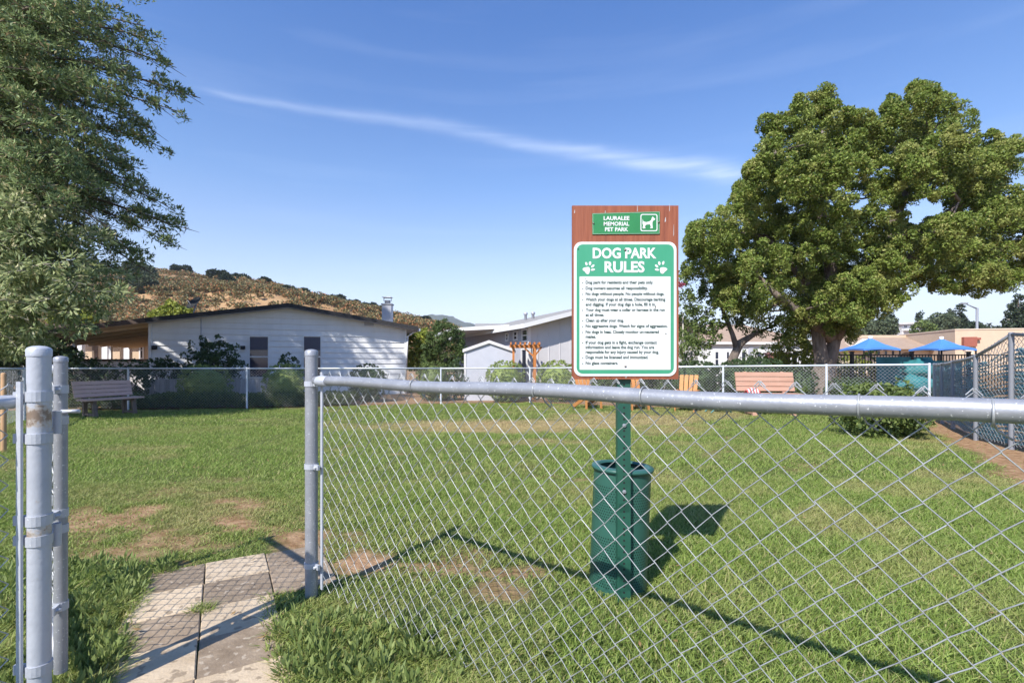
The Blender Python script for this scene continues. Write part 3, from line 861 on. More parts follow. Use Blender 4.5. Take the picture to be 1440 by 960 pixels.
mb.build('top_rail', M['galv_pale'], hp)
fabric('wire_mesh', s0 + Vector((-.03, 0)), E, 1.02, 1.02, .04, .04, .0016, hp, M['wire'], 6)
mb = MB()
tbp = P(27.5, 500, 1.47)
mb.bar((tbp.x, tbp.y, .03), (tbp.x, tbp.y, 1.03), .020, .007, up=(.3, 1, 0))
mb.build('tension_bar', M['galv_pale'], hp)

# ---- open gate leaf, edge-on behind the hinge post
GB = Vector((-1.464, 1.615)); GD = Vector((-.727, .687)); GW = .86
GA = GB + GD * GW
gt = thing('gate', 'open chain-link gate leaf swung back edge-on behind the thick hinge post', 'gate', (GB.x, GB.y, 0))
g1 = pole('stile', GB.x, GB.y, .085, 1.10, .0180, M['galv'], gt)
for z in (1.00, .90, .60, .30, .55):
    band(GB.x, GB.y, z, .0180, .026, M['galv_pale'], g1, (.3, -.8), 'hinge_band')
pole('stile', GA.x, GA.y, .085, 1.10, .0180, M['galv'], gt)
for z in (1.06, .12):
    mb = MB(); mb.tube([(GB.x, GB.y, z), (GA.x, GA.y, z)], .019, 14); mb.build('gate_rail', M['galv'], gt)
fabric('wire_mesh', GB + GD * .03, GA - GD * .03, 1.06, 1.06, .12, .12, .0017, gt, M['wire'], 5, knuckle=False)
for z in (.90, .55):
    mb = MB()
    mb.bar((BP.x, BP.y + BR * .9, z), (GB.x, GB.y - .02, z), .022, .028)
    mb.lathe([(.012, -.035), (.012, .035)], ((BP.x + GB.x) / 2 + .02, (BP.y + GB.y) / 2, z), 10)
    mb.build('hinge', M['galv_pale'], gt)
mb = MB(); mb.tube([(GB.x + .02, GB.y - .02, .93), (GB.x + .07, GB.y - .01, .93)], .006, 8); mb.build('latch_pin', M['galv_pale'], g1)

# ---- back fence and left side fence
def long_fence(label, pts, hgt, pm, rm, wm, rad=.0022, H=.036):
    t = thing('chain_link_fence', label, 'fence', (pts[0][0], pts[0][1], G(*pts[0])))
    for (x, y) in pts:
        z = G(x, y); pole('post', x, y, z - .05, z + hgt + .02, .024, pm, t, n=10)
    for a, b in zip(pts[:-1], pts[1:]):
        za, zb = G(*a) + hgt, G(*b) + hgt
        mb = MB(); mb.tube([(a[0], a[1], za), (b[0], b[1], zb)], .021, 10); mb.build('top_rail', rm, t)
        fabric('wire_mesh', a, b, za + .02, zb + .02, za - hgt + .04, zb - hgt + .04, rad, t, wm, 3, knuckle=False, H=H)
    return t
long_fence('long pale chain-link fence closing the far side of the lawn in front of the houses', [(-11.2, 12.3), (-9.64, 12.5), (-6.87, 12.9), (-5.42, 13.45), (-2.1, 14.7), (.54, 15.0), (2.92, 13.35), (5.04, 11.88), (6.76, 10.7), (8.15, 9.72)], 1.05, M['rail_white'], M['rail_white'], M['wire_dull'])
long_fence('low chain-link side fence glimpsed at the left edge beyond the hinge post', [(-11.28, 12.2), (-9.9, 10.1), (-8.5, 8.0), (-7.2, 6.0)], 1.05, M['rail_white'], M['rail_white'], M['wire_dull'])

# ---- right fence with teal privacy screen, rising to a tall post
rp = [(8.2, 9.66, 1.03), (7.74, 8.96, 1.04), (7.23, 8.16, 1.08), (6.41, 6.88, 1.16), (6.18, 6.16, 1.425), (5.58, 4.26, 1.28), (4.98, 2.36, 1.2)]
rf = thing('chain_link_fence', 'grey chain-link fence backed with teal privacy screen along the right edge of the lawn', 'fence', (rp[3][0], rp[3][1], 0))
for (x, y, z) in rp:
    pole('post', x, y, G(x, y) - .05, z + .015, .030, M['polegrey'] if y < 9 else M['galv'], rf, n=12)
for a, b in zip(rp[:-1], rp[1:]):
    mb = MB(); mb.tube([(a[0], a[1], a[2]), ((a[0] + b[0]) / 2, (a[1] + b[1]) / 2, (a[2] + b[2]) / 2 - .012), (b[0], b[1], b[2])], .022, 10); mb.build('top_rail', M['galv'], rf)
    fabric('wire_mesh', (a[0], a[1]), (b[0], b[1]), a[2] + .02, b[2] + .02, G(a[0], a[1]) + .04, G(b[0], b[1]) + .04, .0027, rf, M['wire'], 4, knuckle=False)
    # screen: a pleated sheet just behind the wires
    u = Vector((b[0] - a[0], b[1] - a[1])); L = u.length; u.normalize(); nr = Vector((-u.y, u.x))
    if nr.x < 0: nr = -nr
    nu = max(6, int(L / .10)); vs = []; qs = []
    hgt_ = a[2] - G(a[0], a[1]); ns_ = 23
    for j in range(ns_):
        b0 = len(vs)
        for i in range(nu + 1):
            f = i / nu
            gap = .07 + .10 * (f if b[2] > a[2] else 1 - f) * (abs(b[2] - a[2]) > .1) + .02 * math.sin(f * 7 + a[0])
            z0 = G(a[0] + u.x * L * f, a[1] + u.y * L * f) + .06
            z1 = (a[2] + (b[2] - a[2]) * f) - gap
            wv_ = .012 * math.sin(f * 5 + j * .7 + a[0] * 2) + .008 * math.sin(f * 11 + j * 2.1)
            zz_ = z0 + (z1 - z0) * (j + .5) / ns_ + wv_
            hh2 = (z1 - z0) / ns_ * .38
            px_, py_2 = a[0] + u.x * L * f, a[1] + u.y * L * f
            for (dz, dd) in ((-hh2, .020), (0, .040), (hh2, .085)):
                vs.append((px_ + nr.x * dd, py_2 + nr.y * dd, zz_ + dz))
        for i in range(nu):
            for e in (0, 1):
                o_ = b0 + i * 3 + e; qs.append((o_, o_ + 3, o_ + 4, o_ + 1))
    q4 = np.array(qs)
    np_mesh('privacy_screen', np.array(vs), q4, M['tealscreen'], rf, smooth=True)

# ------------------------------------------------------------------ park sign
SY = 2.24
def S(u, v):                      # from the enlarged sign (origin 790,280; 3.43 x) to the sign plane
    px, py = 790 + u / 3.43, 280 + v / 3.43
    return ((px - CX) / F * SY, HC + (HY - py) / F * SY)
def T(u, v):                      # from the second enlargement (origin 800,280; 8.725 x)
    px, py = 800 + u / 8.725, 280 + v / 8.725
    return ((px - CX) / F * SY, HC + (HY - py) / F * SY)
sx0 = (880 - CX) / F * SY
sg = thing('park_sign', 'green and white dog park rules notice on a brown board and green perforated post', 'sign', (sx0, SY + .03, G(sx0, SY)))
def flat(poly, y, th):
    return MB().prism(poly, (0, y, 0), (1, 0, 0), (0, 0, 1), (0, th, 0))
def rrect(x0, x1, z0, z1, r, n=6):
    p = []
    for (cx, cz, a) in ((x1 - r, z1 - r, 0), (x0 + r, z1 - r, 90), (x0 + r, z0 + r, 180), (x1 - r, z0 + r, 270)):
        for k in range(n + 1):
            t = math.radians(a + 90 * k / n)
            p.append((cx + r * math.cos(t), cz + r * math.sin(t)))
    return p
# board (front face at SY)
bx0, bz1 = S(50, 31); bx1, bz0 = S(563, 868)
mb = MB()
e = .003
mb.prism([(bx0, bz0), (bx1, bz0), (bx1, bz1), (bx0, bz1)], (0, SY, 0), (1, 0, 0), (0, 0, 1), (0, .018, 0))
board = mb.build('board', M['boardwood'], sg)
def panel(name, a, b, r, y, th, m, parent):
    x0, z1 = S(*a); x1, z0 = S(*b)
    return flat(rrect(x0, x1, z0, z1, r), y, th).build(name, m, parent)
rules = panel('rules_panel', (58, 207), (552, 853), .034, SY - .0035, .003, M['signwhite'], sg)
panel('green_field', (71, 219), (539, 841), .028, SY - .0043, .001, M['signgreen'], rules)
panel('white_field', (85, 374), (523, 822), .002, SY - .0051, .001, M['signwhite'], rules)
# lettering from the built-in font
def letters(lines, y, name, m, parent):
    V, Fs = [], []
    for (txt, x0, z0, x1, cap, bold) in lines:
        cu = bpy.data.curves.new('t', 'FONT'); cu.body = txt; cu.size = 1.0; cu.offset = bold; cu.resolution_u = 3
        ob = bpy.data.objects.new('t', cu); col.objects.link(ob)
        bpy.context.view_layer.update()
        me = bpy.data.meshes.new_from_object(ob.evaluated_get(bpy.context.evaluated_depsgraph_get()))
        vv = np.zeros(len(me.vertices) * 3); me.vertices.foreach_get('co', vv); vv = vv.reshape(-1, 3)
        w0, w1 = vv[:, 0].min(), vv[:, 0].max()
        sxx = (x1 - x0) / (w1 - w0); szz = cap / .70
        b = len(V)
        V += [(x0 + (q[0] - w0) * sxx, y, z0 + q[1] * szz) for q in vv]
        for p in me.polygons: Fs.append(tuple(b + i for i in p.vertices))
        bpy.data.objects.remove(ob); bpy.data.curves.remove(cu); bpy.data.meshes.remove(me)
    mb = MB(); mb.v = V; mb.f = Fs; mb.m = [0] * len(Fs); mb.s = [False] * len(Fs)
    return mb.build(name, m, parent)
def line(txt, ul, vb, ur, cap, bold=.0):
    x0, z0 = S(ul, vb); x1, _ = S(ur, vb)
    return (txt, x0, z0, x1, cap / 3.43 / F * SY, bold)
letters([line('DOG PARK', 148, 285, 455, 48, .035), line('RULES', 205, 352, 398, 50, .035)], SY - .0055, 'heading', M['signwhite'], rules)
body = [('Dog park for residents and their pets only.', 409, 440), ('Dog owners assumes all responsibility.', 437, 414), ('No dogs without people. No people without dogs.', 464, 493),
        ('Watch your dogs at all times. Discourage barking', 491, 498), ('and digging. If your dog digs a hole, fill it in.', 515, 452), ('Your dog must wear a collar or harness in the run', 541, 495), ('at all times.', 565, 204),
        ('Clean up after your dog.', 592, 298), ('No aggressive dogs. Watch for signs of aggression.', 619, 509), ('No dogs in heat. Closely monitor un-neutered', 647, 467), ('males.', 670, 165),
        ('If your dog gets in a fight, exchange contact', 698, 457), ('information and leave the dog run. You are', 721, 444), ('responsible for any injury caused by your dog.', 744, 467), ('Dogs must be licensed and immunized.', 769, 416), ('No glass containers.', 797, 271)]
letters([line(t, 114, v, r, 14.5, .035) for t, v, r in body], SY - .0057, 'rules_text', M['ink'], rules)
mb = MB()
for v in (405, 433, 460, 487, 537, 588, 615, 643, 694, 765, 793):
    x, z = S(100, v)
    mb = MB(); mb.add([(x + .0028 * math.cos(k * .785), SY - .0057, z + .0028 * math.sin(k * .785)) for k in range(8)], [tuple(range(8))])
    mb.build('bullet_mark', M['ink'], rules)
# paw prints
def paw(toes, pad, m):
    mb = MB()
    for (u, v, a, ru, rv) in toes:
        pts = []
        for k in range(14):
            t = 2 * math.pi * k / 14; c, s_ = math.cos(a), math.sin(a)
            du, dv = ru * math.cos(t), rv * math.sin(t)
            x, z = T(u + du * c - dv * s_, v + du * s_ + dv * c); pts.append((x, SY - .0055, z))
        mb.add(pts, [tuple(reversed(range(14)))])
    pts = [T(*q) for q in pad]
    mb.add([(x, SY - .0055, z) for x, z in pts], [tuple(reversed(range(len(pts))))])
    return mb.build('paw_print', M['signwhite'], rules)
def smooth_poly(p, it=2):
    for _ in range(it):
        q = []
        for k in range(len(p)):
            a, b = p[k], p[(k + 1) % len(p)]
            q += [(a[0] * .75 + b[0] * .25, a[1] * .75 + b[1] * .25), (a[0] * .25 + b[0] * .75, a[1] * .25 + b[1] * .75)]
        p = q
    return p
paw([(212, 796, -.3, 14, 23), (257, 790, .15, 15, 24), (291, 824, .85, 14, 25), (292, 868, 1.4, 13, 27)], smooth_poly([(165, 850), (205, 838), (243, 832), (258, 858), (252, 900), (240, 926), (208, 918), (194, 890), (168, 876)]), None)
paw([(1105, 790, -.15, 15, 24), (1153, 786, .3, 14, 24), (1072, 824, -.85, 14, 25), (1076, 868, -1.4, 13, 27)], smooth_poly([(1112, 845), (1150, 836), (1180, 842), (1207, 858), (1192, 880), (1170, 895), (1150, 922), (1122, 912), (1112, 880)]), None)
# small name plate
plate = MB()
q = [T(285, 178), T(1113, 155), T(1110, 430), T(287, 436)]
plate.prism([q[3], q[2], q[1], q[0]], (0, SY - .004, 0), (1, 0, 0), (0, 0, 1), (0, .0032, 0))
pl = plate.build('name_plate', M['plategreen'], sg)
pe = [T(292, 184), T(1106, 161), T(1104, 424), T(294, 430)]
mb = MB()
for k in range(4):
    a, b_ = pe[k], pe[(k + 1) % 4]
    mb.bar((a[0], SY - .0042, a[1]), (b_[0], SY - .0042, b_[1]), .0008, .0007)
mb.build('plate_edge', M['signwhite'], pl)
def tl(txt, ul, vb, ur, cap):
    x0, z0 = T(ul, vb); x1, _ = T(ur, vb); return (txt, x0, z0, x1, cap / 8.725 / F * SY, .03)
letters([tl('LAURALEE', 424, 260, 740, 46), tl('MEMORIAL', 425, 329, 738, 46), tl('PET PARK', 440, 397, 725, 46)], SY - .0048, 'plate_text', M['signwhite'], pl)
# dog pictogram in a rounded outline
o1 = rrect(T(875, 0)[0], T(1083, 0)[0], T(0, 398)[1], T(0, 187)[1], .0085)
o2 = rrect(T(886, 0)[0], T(1072, 0)[0], T(0, 387)[1], T(0, 198)[1], .0065)
n = len(o1)
mb = MB()
mb.add([(x, SY - .0048, z) for x, z in o1] + [(x, SY - .0048, z) for x, z in o2], [(k, (k + 1) % n, n + (k + 1) % n, n + k) for k in range(n)])
dog = [(900, 243), (910, 276), (945, 287), (985, 277), (1008, 258), (1012, 236), (1026, 215), (1033, 229), (1056, 246), (1050, 259), (1031, 268), (1021, 290), (1022, 330), (1026, 361), (995, 362), (995, 352), (1003, 345), (990, 312), (950, 316), (935, 326), (930, 345), (938, 362), (905, 364), (900, 350), (908, 330), (899, 300), (901, 270)]
dp = [T(*q) for q in dog]
mb.add([(x, SY - .0048, z) for x, z in dp], [tuple(reversed(range(len(dp))))])
mb.build('dog_symbol', M['signwhite'], pl)
# screws and chips of bare wood
mb = MB()
for (u, v, r) in ((305, 246, .006), (306, 806, .0055), (152, 118, .004), (465, 113, .004), (78, 240, .003), (230, 645, .002), (450, 520, .003), (500, 648, .003), (112, 383, .002)):
    x, z = S(u, v)
    mb = MB(); mb.lathe([(r, 0), (r * .8, .003), (.0003, .0036)], (x, SY - .0052, z), 9, axis=(0, -1, 0))
    mb.build('screw', M['screw'], sg)
mb = MB()
for (u, v, w, h) in ((62, 60, 3, 9), (500, 99, 4, 12), (210, 62, 3, 8), (520, 40, 2, 20), (365, 45, 2, 16), (310, 858, 5, 4), (540, 150, 2, 30)):
    x, z = S(u, v); k = SY / F / 3.43
    mb = MB(); mb.add([(x - w * k, SY - .0004, z - h * k), (x + w * k * .6, SY - .0004, z - h * k * .7), (x + w * k * .4, SY - .0004, z + h * k), (x - w * k * .3, SY - .0004, z + h * k * .8)], [(0, 1, 2, 3)])
    mb.build('wood_chip', M['greywood'], board)
# perforated U-channel post
px0 = (879 - CX) / F * SY
PW, PYF = .030, SY + .0195
mb = MB()
zb_, zt_ = G(px0, SY) - .1, S(0, 60)[1]
mb.box((px0, PYF + .002, (zb_ + zt_) / 2), (PW * 2 - .0, .004, zt_ - zb_))
for s in (-1, 1):
    mb.bar((px0 + s * (PW - .002), PYF + .022, zb_), (px0 + s * (PW - .002), PYF + .022, zt_), .036, .004, up=(1, 0, 0))
zz = zb_ + .12
while zz < zt_ - .02:
    mb.add([(px0 + .0052 * math.cos(k * math.pi / 5), PYF - .0006, zz + .0052 * math.sin(k * math.pi / 5)) for k in range(10)], [tuple(range(10))], mi=1)
    zz += .0262
mb.build('post', [M['postgreen'], M['dark']], sg)
mb = MB()
for z in (.50, .80):
    mb = MB(); mb.lathe([(.009, 0), (.009, .006), (.0003, .008)], (px0, PYF - .001, z), 6, axis=(0, -1, 0), sm=False)
    mb.build('bolt', M['galv'], sg)

# ------------------------------------------------------------------ waste bin bolted behind the post
bn = thing('waste_bin', 'green perforated cylindrical waste bin hung behind the sign post', 'waste bin', (px0, SY + .2, G(px0, SY)))
BRD = .137; BH = .60
bc = P(868, 832, SY + .19)
rot = Matrix.Rotation(math.radians(2.4), 3, 'Y')
def bt(v): return rot @ Vector(v) + bc
bm = bpy.data.materials.new('bin_perforated'); bm.use_nodes = True
nt = bm.node_tree; b = nt.nodes['Principled BSDF']; out = nt.nodes['Material Output']
b.inputs['Base Color'].default_value = (0.030, 0.105, 0.080, 1); b.inputs['Roughness'].default_value = .38
uvn = nt.nodes.new('ShaderNodeUVMap'); uvn.uv_map = 'UVMap'
sp = nt.nodes.new('ShaderNodeSeparateXYZ'); nt.links.new(uvn.outputs['UV'], sp.inputs[0])
def nm(op, a, b_=None, c_=None):
    n = nt.nodes.new('ShaderNodeMath'); n.operation = op
    for i, q in enumerate((a, b_, c_)):
        if q is None: continue
        if isinstance(q, (int, float)): n.inputs[i].default_value = q
        else: nt.links.new(q, n.inputs[i])
    return n.outputs[0]
CELL = .0125
row = nm('FLOOR', nm('DIVIDE', sp.outputs['Y'], CELL))
us_ = nm('ADD', nm('DIVIDE', sp.outputs['X'], CELL), nm('MULTIPLY', nm('MODULO', row, 2.0), .5))
fu = nm('SUBTRACT', nm('FRACT', us_), .5); fv = nm('SUBTRACT', nm('FRACT', nm('DIVIDE', sp.outputs['Y'], CELL)), .5)
rad2 = nm('ADD', nm('MULTIPLY', fu, fu), nm('MULTIPLY', fv, fv))
hole = nm('LESS_THAN', rad2, .055)
inband = nm('ADD', nm('MULTIPLY', nm('GREATER_THAN', sp.outputs['Y'], .06), nm('LESS_THAN', sp.outputs['Y'], .30)), nm('MULTIPLY', nm('GREATER_THAN', sp.outputs['Y'], .37), nm('LESS_THAN', sp.outputs['Y'], .54)))
hole = nm('MULTIPLY', hole, inband)
tr = nt.nodes.new('ShaderNodeBsdfTransparent'); ms = nt.nodes.new('ShaderNodeMixShader')
nt.links.new(hole, ms.inputs['Fac']); nt.links.new(b.outputs[0], ms.inputs[1]); nt.links.new(tr.outputs[0], ms.inputs[2]); nt.links.new(ms.outputs[0], out.inputs['Surface'])
NS = 40
mb = MB()
vs, fs = [], []
for j in range(2):
    for k in range(NS + 1):
        a = 2 * math.pi * k / NS
        vs.append(bt((BRD * math.cos(a), BRD * math.sin(a), j * BH)))
mb.add(vs, [(k, k + 1, NS + 1 + k + 1, NS + 1 + k) for k in range(NS)], 0, True)
body_o = mb.build('bin_body', bm, bn)
uvl = body_o.data.uv_layers.new(name='UVMap')
for pidx, p in enumerate(body_o.data.polygons):
    k = pidx
    for li, (kk, jj) in zip(p.loop_indices, ((k, 0), (k + 1, 0), (k + 1, 1), (k, 1))):
        uvl.data[li].uv = (kk * 2 * math.pi * BRD / NS, jj * BH)
mb = MB()
ax = rot @ Vector((0, 0, 1))
mb.lathe([(BRD * .98, .0), (BRD * 1.07, .0), (BRD * 1.09, .010), (BRD * 1.07, .018), (BRD * .84, .022), (BRD * .80, .012)], bt((0, 0, BH)), 36, axis=ax)
mb.build('rim', M['bingreen'], bn)
mb = MB(); mb.lathe([(BRD * 1.01, -.004), (BRD * 1.012, .02), (BRD * .99, .02)], bt((0, 0, 0)), 36, axis=ax)
mb.lathe([(.001, .0), (BRD * .99, .0)], bt((0, 0, .002)), 36, axis=ax)
mb.build('bin_base', M['bingreen'], bn)
mb = MB()
mb.lathe([(BRD * .86, .03), (BRD * .93, .3), (BRD * .93, BH - .03)], bt((0, 0, 0)), 24, axis=ax); mb.build('bin_liner', M['dark'], bn)
mb = MB()
for z in (.12, .46):
    q_ = bt((0, -BRD - .01, z)); mb.box((px0, (q_.y + PYF) / 2 + .01, q_.z), (.05, abs(q_.y - PYF) + .02, .04))
mb.build('bracket', M['postgreen'], bn)
for z in (.04, .02):
    pass

# ------------------------------------------------------------------ houses
def frame_R(a, n):   # columns: along wall, outward normal -> matrix helper
    return Matrix((Vector(a), Vector(n), Vector((0, 0, 1)))).transposed()
class Wall:
    """vertical wall plane: origin O (x,y), unit direction d along it; -n faces the camera"""
    def __init__(s, O, d, nrm):
        s.O = Vector((O[0], O[1], 0)); s.d = Vector((d[0], d[1], 0)).normalized(); s.n = Vector((nrm[0], nrm[1], 0)).normalized()
    def p(s, a, z, out=0.0):
        v = s.O + s.d * a - s.n * out; v.z = z; return v
    def at(s, px):
        u = (px - CX) / F
        return (u * s.O.y - s.O.x) / (s.d.x - u * s.d.y)
    def z(s, px, py):
        a = s.at(px); q = s.O + s.d * a
        return HC + (HY - py) / F * q.y
    def box(s, mb, a0, a1, z0, z1, o0, o1, mi=0):
        Rm = Matrix((s.d, s.n, Vector((0, 0, 1)))).transposed()
        c = s.p((a0 + a1) / 2, (z0 + z1) / 2, (o0 + o1) / 2)
        mb.box(c, (a1 - a0, abs(o1 - o0), z1 - z0), Rm, mi)
def window(w, a0, a1, z0, z1, parent, fm, gm_, out=.02, rail=True, fw=.05):
    mb = MB()
    w.box(mb, a0, a0 + fw, z0, z1, -.02, out + .02); w.box(mb, a1 - fw, a1, z0, z1, -.02, out + .02)
    w.box(mb, a0 + fw, a1 - fw, z1 - fw, z1, -.02, out + .018); w.box(mb, a0 + fw, a1 - fw, z0, z0 + fw, -.02, out + .018)
    if rail:
        zm = (z0 + z1) / 2; w.box(mb, a0 + fw, a1 - fw, zm - .02, zm + .02, -.02, out + .012)
    f = mb.build('window', fm, parent)
    mb = MB(); w.box(mb, a0 + fw * .5, a1 - fw * .5, z0 + fw * .5, z1 - fw * .5, -.03, out - .008)
    mb.build('pane', gm_, f)
    return f

# ---- pale lap-sided house, left
W1 = Wall((-12.1, 16.6), (.931, .365), (-.365, .931))
LW, ZB, ZE, ZP = 8.49, -.22, 2.36, 3.02
h1 = thing('house', 'low pale lap-sided house with a dark shallow gable roof behind the left shrubs', 'house', (-8.1, 18.2, ZB))
def top1(a): return ZE + (ZP - ZE) * (1 - abs(a - LW / 2) / (LW / 2))
mb = MB()
bh = .205
z = ZB
while z < ZP:
    z1 = min(z + bh, ZP)
    # extents where the gable is above the board
    def ext(zq):
        if zq <= ZE: return 0, LW
        f = (zq - ZE) / (ZP - ZE); return LW / 2 * f, LW - LW / 2 * f
    a0, a1 = ext(z); b0, b1 = ext(z1)
    vs = [W1.p(a0, z, .034), W1.p(a1, z, .034), W1.p(b1, z1, .006), W1.p(b0, z1, .006), W1.p(a0, z, 0), W1.p(a1, z, 0), W1.p(b1, z1, 0), W1.p(b0, z1, 0)]
    mb.add(vs, [(0, 1, 2, 3), (4, 5, 1, 0), (1, 5, 6, 2), (0, 3, 7, 4), (2, 6, 7, 3)])
    z = z1
mb.build('siding', M['siding'], h1)
mb = MB()
DEP = 13.0
wl_ = [W1.p(0, ZB, 0), W1.p(LW, ZB, 0), W1.p(LW, ZE, 0), W1.p(LW / 2, ZP, 0), W1.p(0, ZE, 0)]
bk = [q + W1.n * DEP for q in wl_]
mb.add([q + W1.n * .01 for q in wl_] + bk, [(0, 1, 2, 3, 4), (9, 8, 7, 6, 5), (1, 6, 7, 2), (0, 4, 9, 5)])
mb.build('wall', M['siding'], h1)
# roof: two slabs with rake overhang, the left one running on over the carport
sl = (ZP - ZE) / (LW / 2)
def slab(w, a0, z0, a1, z1, o_front, o_back, th, mats, name, parent):
    mb = MB()
    f = [w.p(a0, z0, o_front), w.p(a1, z1, o_front), w.p(a1, z1 + th, o_front), w.p(a0, z0 + th, o_front)]
    k = [w.p(a0, z0, -o_back), w.p(a1, z1, -o_back), w.p(a1, z1 + th, -o_back), w.p(a0, z0 + th, -o_back)]
    v = f + k
    mb.add(v, [(0, 1, 2, 3)], 1); mb.add(v, [(3, 2, 6, 7), (7, 6, 5, 4)], 0); mb.add(v, [(0, 4, 5, 1)], 2); mb.add(v, [(1, 5, 6, 2), (0, 3, 7, 4)], 1)
    return mb.build(name, mats, parent)
rm_ = [M['roofdark'], M['roofdark'], M['trimgrey']]
LE = 3.4
roof = slab(W1, 0, ZE, LW / 2, ZP, .42, DEP + .4, .15, rm_, 'roof', h1)
slab(W1, LW / 2, ZP, LW + .42, ZE - sl * .42, .42, DEP + .4, .15, rm_, 'roof', h1)
slab(W1, -LE, ZE - sl * LE - .05, 0, ZE - .001, .36, 11.0, .16, [M['roofdark'], M['fascia_brown'], M['soffit']], 'carport_roof', h1)
mb = MB()
for a in (-LE + .15,):
    for o in (0.0, -3.5, -7.0):
        q = W1.p(a, ZB, o); mb = MB(); mb.box((q.x, q.y, (ZB + ZE - sl * LE - .05) / 2), (.1, .1, ZE - sl * LE - .05 - ZB)); mb.build('carport_post', M['trimwhite'], h1)
# rafters' ends and gutter under the carport edge
mb = MB()
for k in range(9):
    o = -.4 - k * 1.15
    mb.bar(W1.p(-LE + .05, ZE - sl * LE - .05 - .05, o), W1.p(-.05, ZE - .06, o), .05, .09)
mb.build('rafters', M['soffit'], h1)
for (x0, x1) in ((350, 378.5), (426, 452)):
    a0, a1 = W1.at(x0), W1.at(x1)
    f = window(W1, a0, a1, W1.z((x0 + x1) / 2, 531), W1.z((x0 + x1) / 2, 472), h1, M['trimwhite'], M['glass'], out=.055, fw=.035)
    mb = MB(); zt = W1.z((x0 + x1) / 2, 474.5); zm = W1.z((x0 + x1) / 2, 492)
    W1.box(mb, a0 + .035, a1 - .035, zm, zt, .049, .052); mb.build('window_shade', M['screenpane'], f)
for x in (218, 342):
    mb = MB(); a = W1.at(x); zq = W1.z(x, 488.5)
    W1.box(mb, a - .07, a + .07, zq - .06, zq + .06, .02, .10); q = W1.p(a, zq - .03, .13); mb.lathe([(.05, -.04), (.06, .05), (.03, .07)], q, 10)
    mb.build('wall_lamp', M['dark'], h1)
mb = MB(); a = W1.at(283); mb.tube([W1.p(a, ZB + .2, .035), W1.p(a, top1(a) - .02, .035)], .018, 8); mb.build('conduit', M['trimgrey'], h1)
# corner trim
mb = MB(); W1.box(mb, -.012, .07, ZB, ZE - .02, .0, .056); W1.box(mb, LW - .07, LW + .012, ZB, ZE - .02, 0, .056); mb.build('corner_trim', M['siding'], h1)
# gutter and downpipe at the right eave
mb = MB(); a_ = LW + .44; z_ = ZE - sl * .42 + .03
mb.bar(W1.p(a_, z_, .40), W1.p(a_, z_, -DEP), .11, .10); mb.build('gutter', M['trimgrey'], h1)
mb = MB(); mb.tube([W1.p(LW + .40, z_, .03), W1.p(LW + .06, z_ - .25, .06), W1.p(LW - .05, ZB + .1, .07)], .035, 8); mb.build('downpipe', M['trimwhite'], h1)
mb = MB(); W1.box(mb, 6.9, 7.25, ZE + .10, ZE + .30, .03, .06)
for k in range(4): W1.box(mb, 6.92, 7.23, ZE + .125 + k * .045, ZE + .14 + k * .045, .06, .075)
mb.build('gable_vent', M['trimgrey'], h1)
# chimney flue and dish
mb = MB(); cq = Vector((-5.5, 22.0, 0))
mb.box((cq.x, cq.y, 3.02), (.40, .40, 1.1)); mb.box((cq.x, cq.y, 3.60), (.46, .46, .06), mi=1)
mb.lathe([(.13, 3.63), (.13, 3.78)], (cq.x, cq.y, 0), 12, mi=1)
for s in (-1, 1): mb.box((cq.x + s * .16, cq.y, 3.82), (.025, .025, .16), mi=1)
mb.box((cq.x, cq.y, 3.91), (.40, .40, .02), mi=2)
mb.build('chimney', [M['flue'], M['polegrey'], M['trimwhite']], roof)
ds = thing('satellite_dish', 'black satellite dish on the left slope of the low house roof', 'satellite dish', P(274, 441, 18.2))
dc = P(274.5, 427.5, 18.2); ad = Vector((-.32, -.72, .60)).normalized()
mb = MB(); mb.lathe([(.002, 0), (.10, .01), (.2, .035), (.29, .08), (.295, .086), (.2, .042), (.002, .006)], dc, 24, axis=ad); mb.build('dish', M['dark'], ds)
mb = MB(); mb.tube([P(272, 444, 18.2), P(272.5, 438, 18.2), dc + Vector((0, .05, -.02))], .022, 8)
mb.tube([dc + Vector((0, 0, -.26)), dc + ad * .35 + Vector((0, 0, -.1))], .012, 6); mb.build('mast', M['galv'], ds)

# ---- sunlit house seen through the carport
W5 = Wall((-23.4, 25.5), (1, .12), (-.12, 1))
h5 = thing('house', 'sunlit tan house with white columns seen through the carport at far left', 'house', (-22, 26, -.2))
mb = MB(); W5.box(mb, 0, 10.4, -.2, 2.75, 0, -6); mb.build('wall', M['stucco'], h5)
slab(W5, -.4, 2.75, 10.9, 2.75, .9, 6.5, .2, [M['rooftan'], M['fascia_brown'], M['soffit']], 'roof', h5)
for (x0, x1) in ((104, 114), (148, 157), (174, 181), (196, 203)):
    a0, a1 = W5.at(x0), W5.at(x1)
    window(W5, a0, a1, 1.2, 2.15, h5, M['trimwhite'], M['glass'], fw=.08)
mb = MB(); W5.box(mb, W5.at(130), W5.at(138), -.1, 2.2, 0, .03); mb.build('door', M['darkwood'], h5)
for x in (126, 161, 191):
    mb = MB(); a = W5.at(x); W5.box(mb, a - .13, a + .13, -.2, 2.7, .5, .75); mb.build('column', M['trimwhite'], h5)
# low grey wall under the carport
wl5 = thing('carport_wall', 'low pale grey panel wall with a dark cap under the carport', 'wall', P(160, 560, 16.9))
Wc = Wall((P(108, 500, 16.6).x, 16.6), (.99, .1), (-.1, .99))
mb = MB(); Wc.box(mb, 0, 2.9, -.2, 1.10, 0, -.12); mb.build('panel', M['siding_grey'], wl5)
mb = MB(); Wc.box(mb, -.05, 2.8, 1.10, 1.17, .05, -.18); mb.build('cap', M['fascia_brown'], wl5)

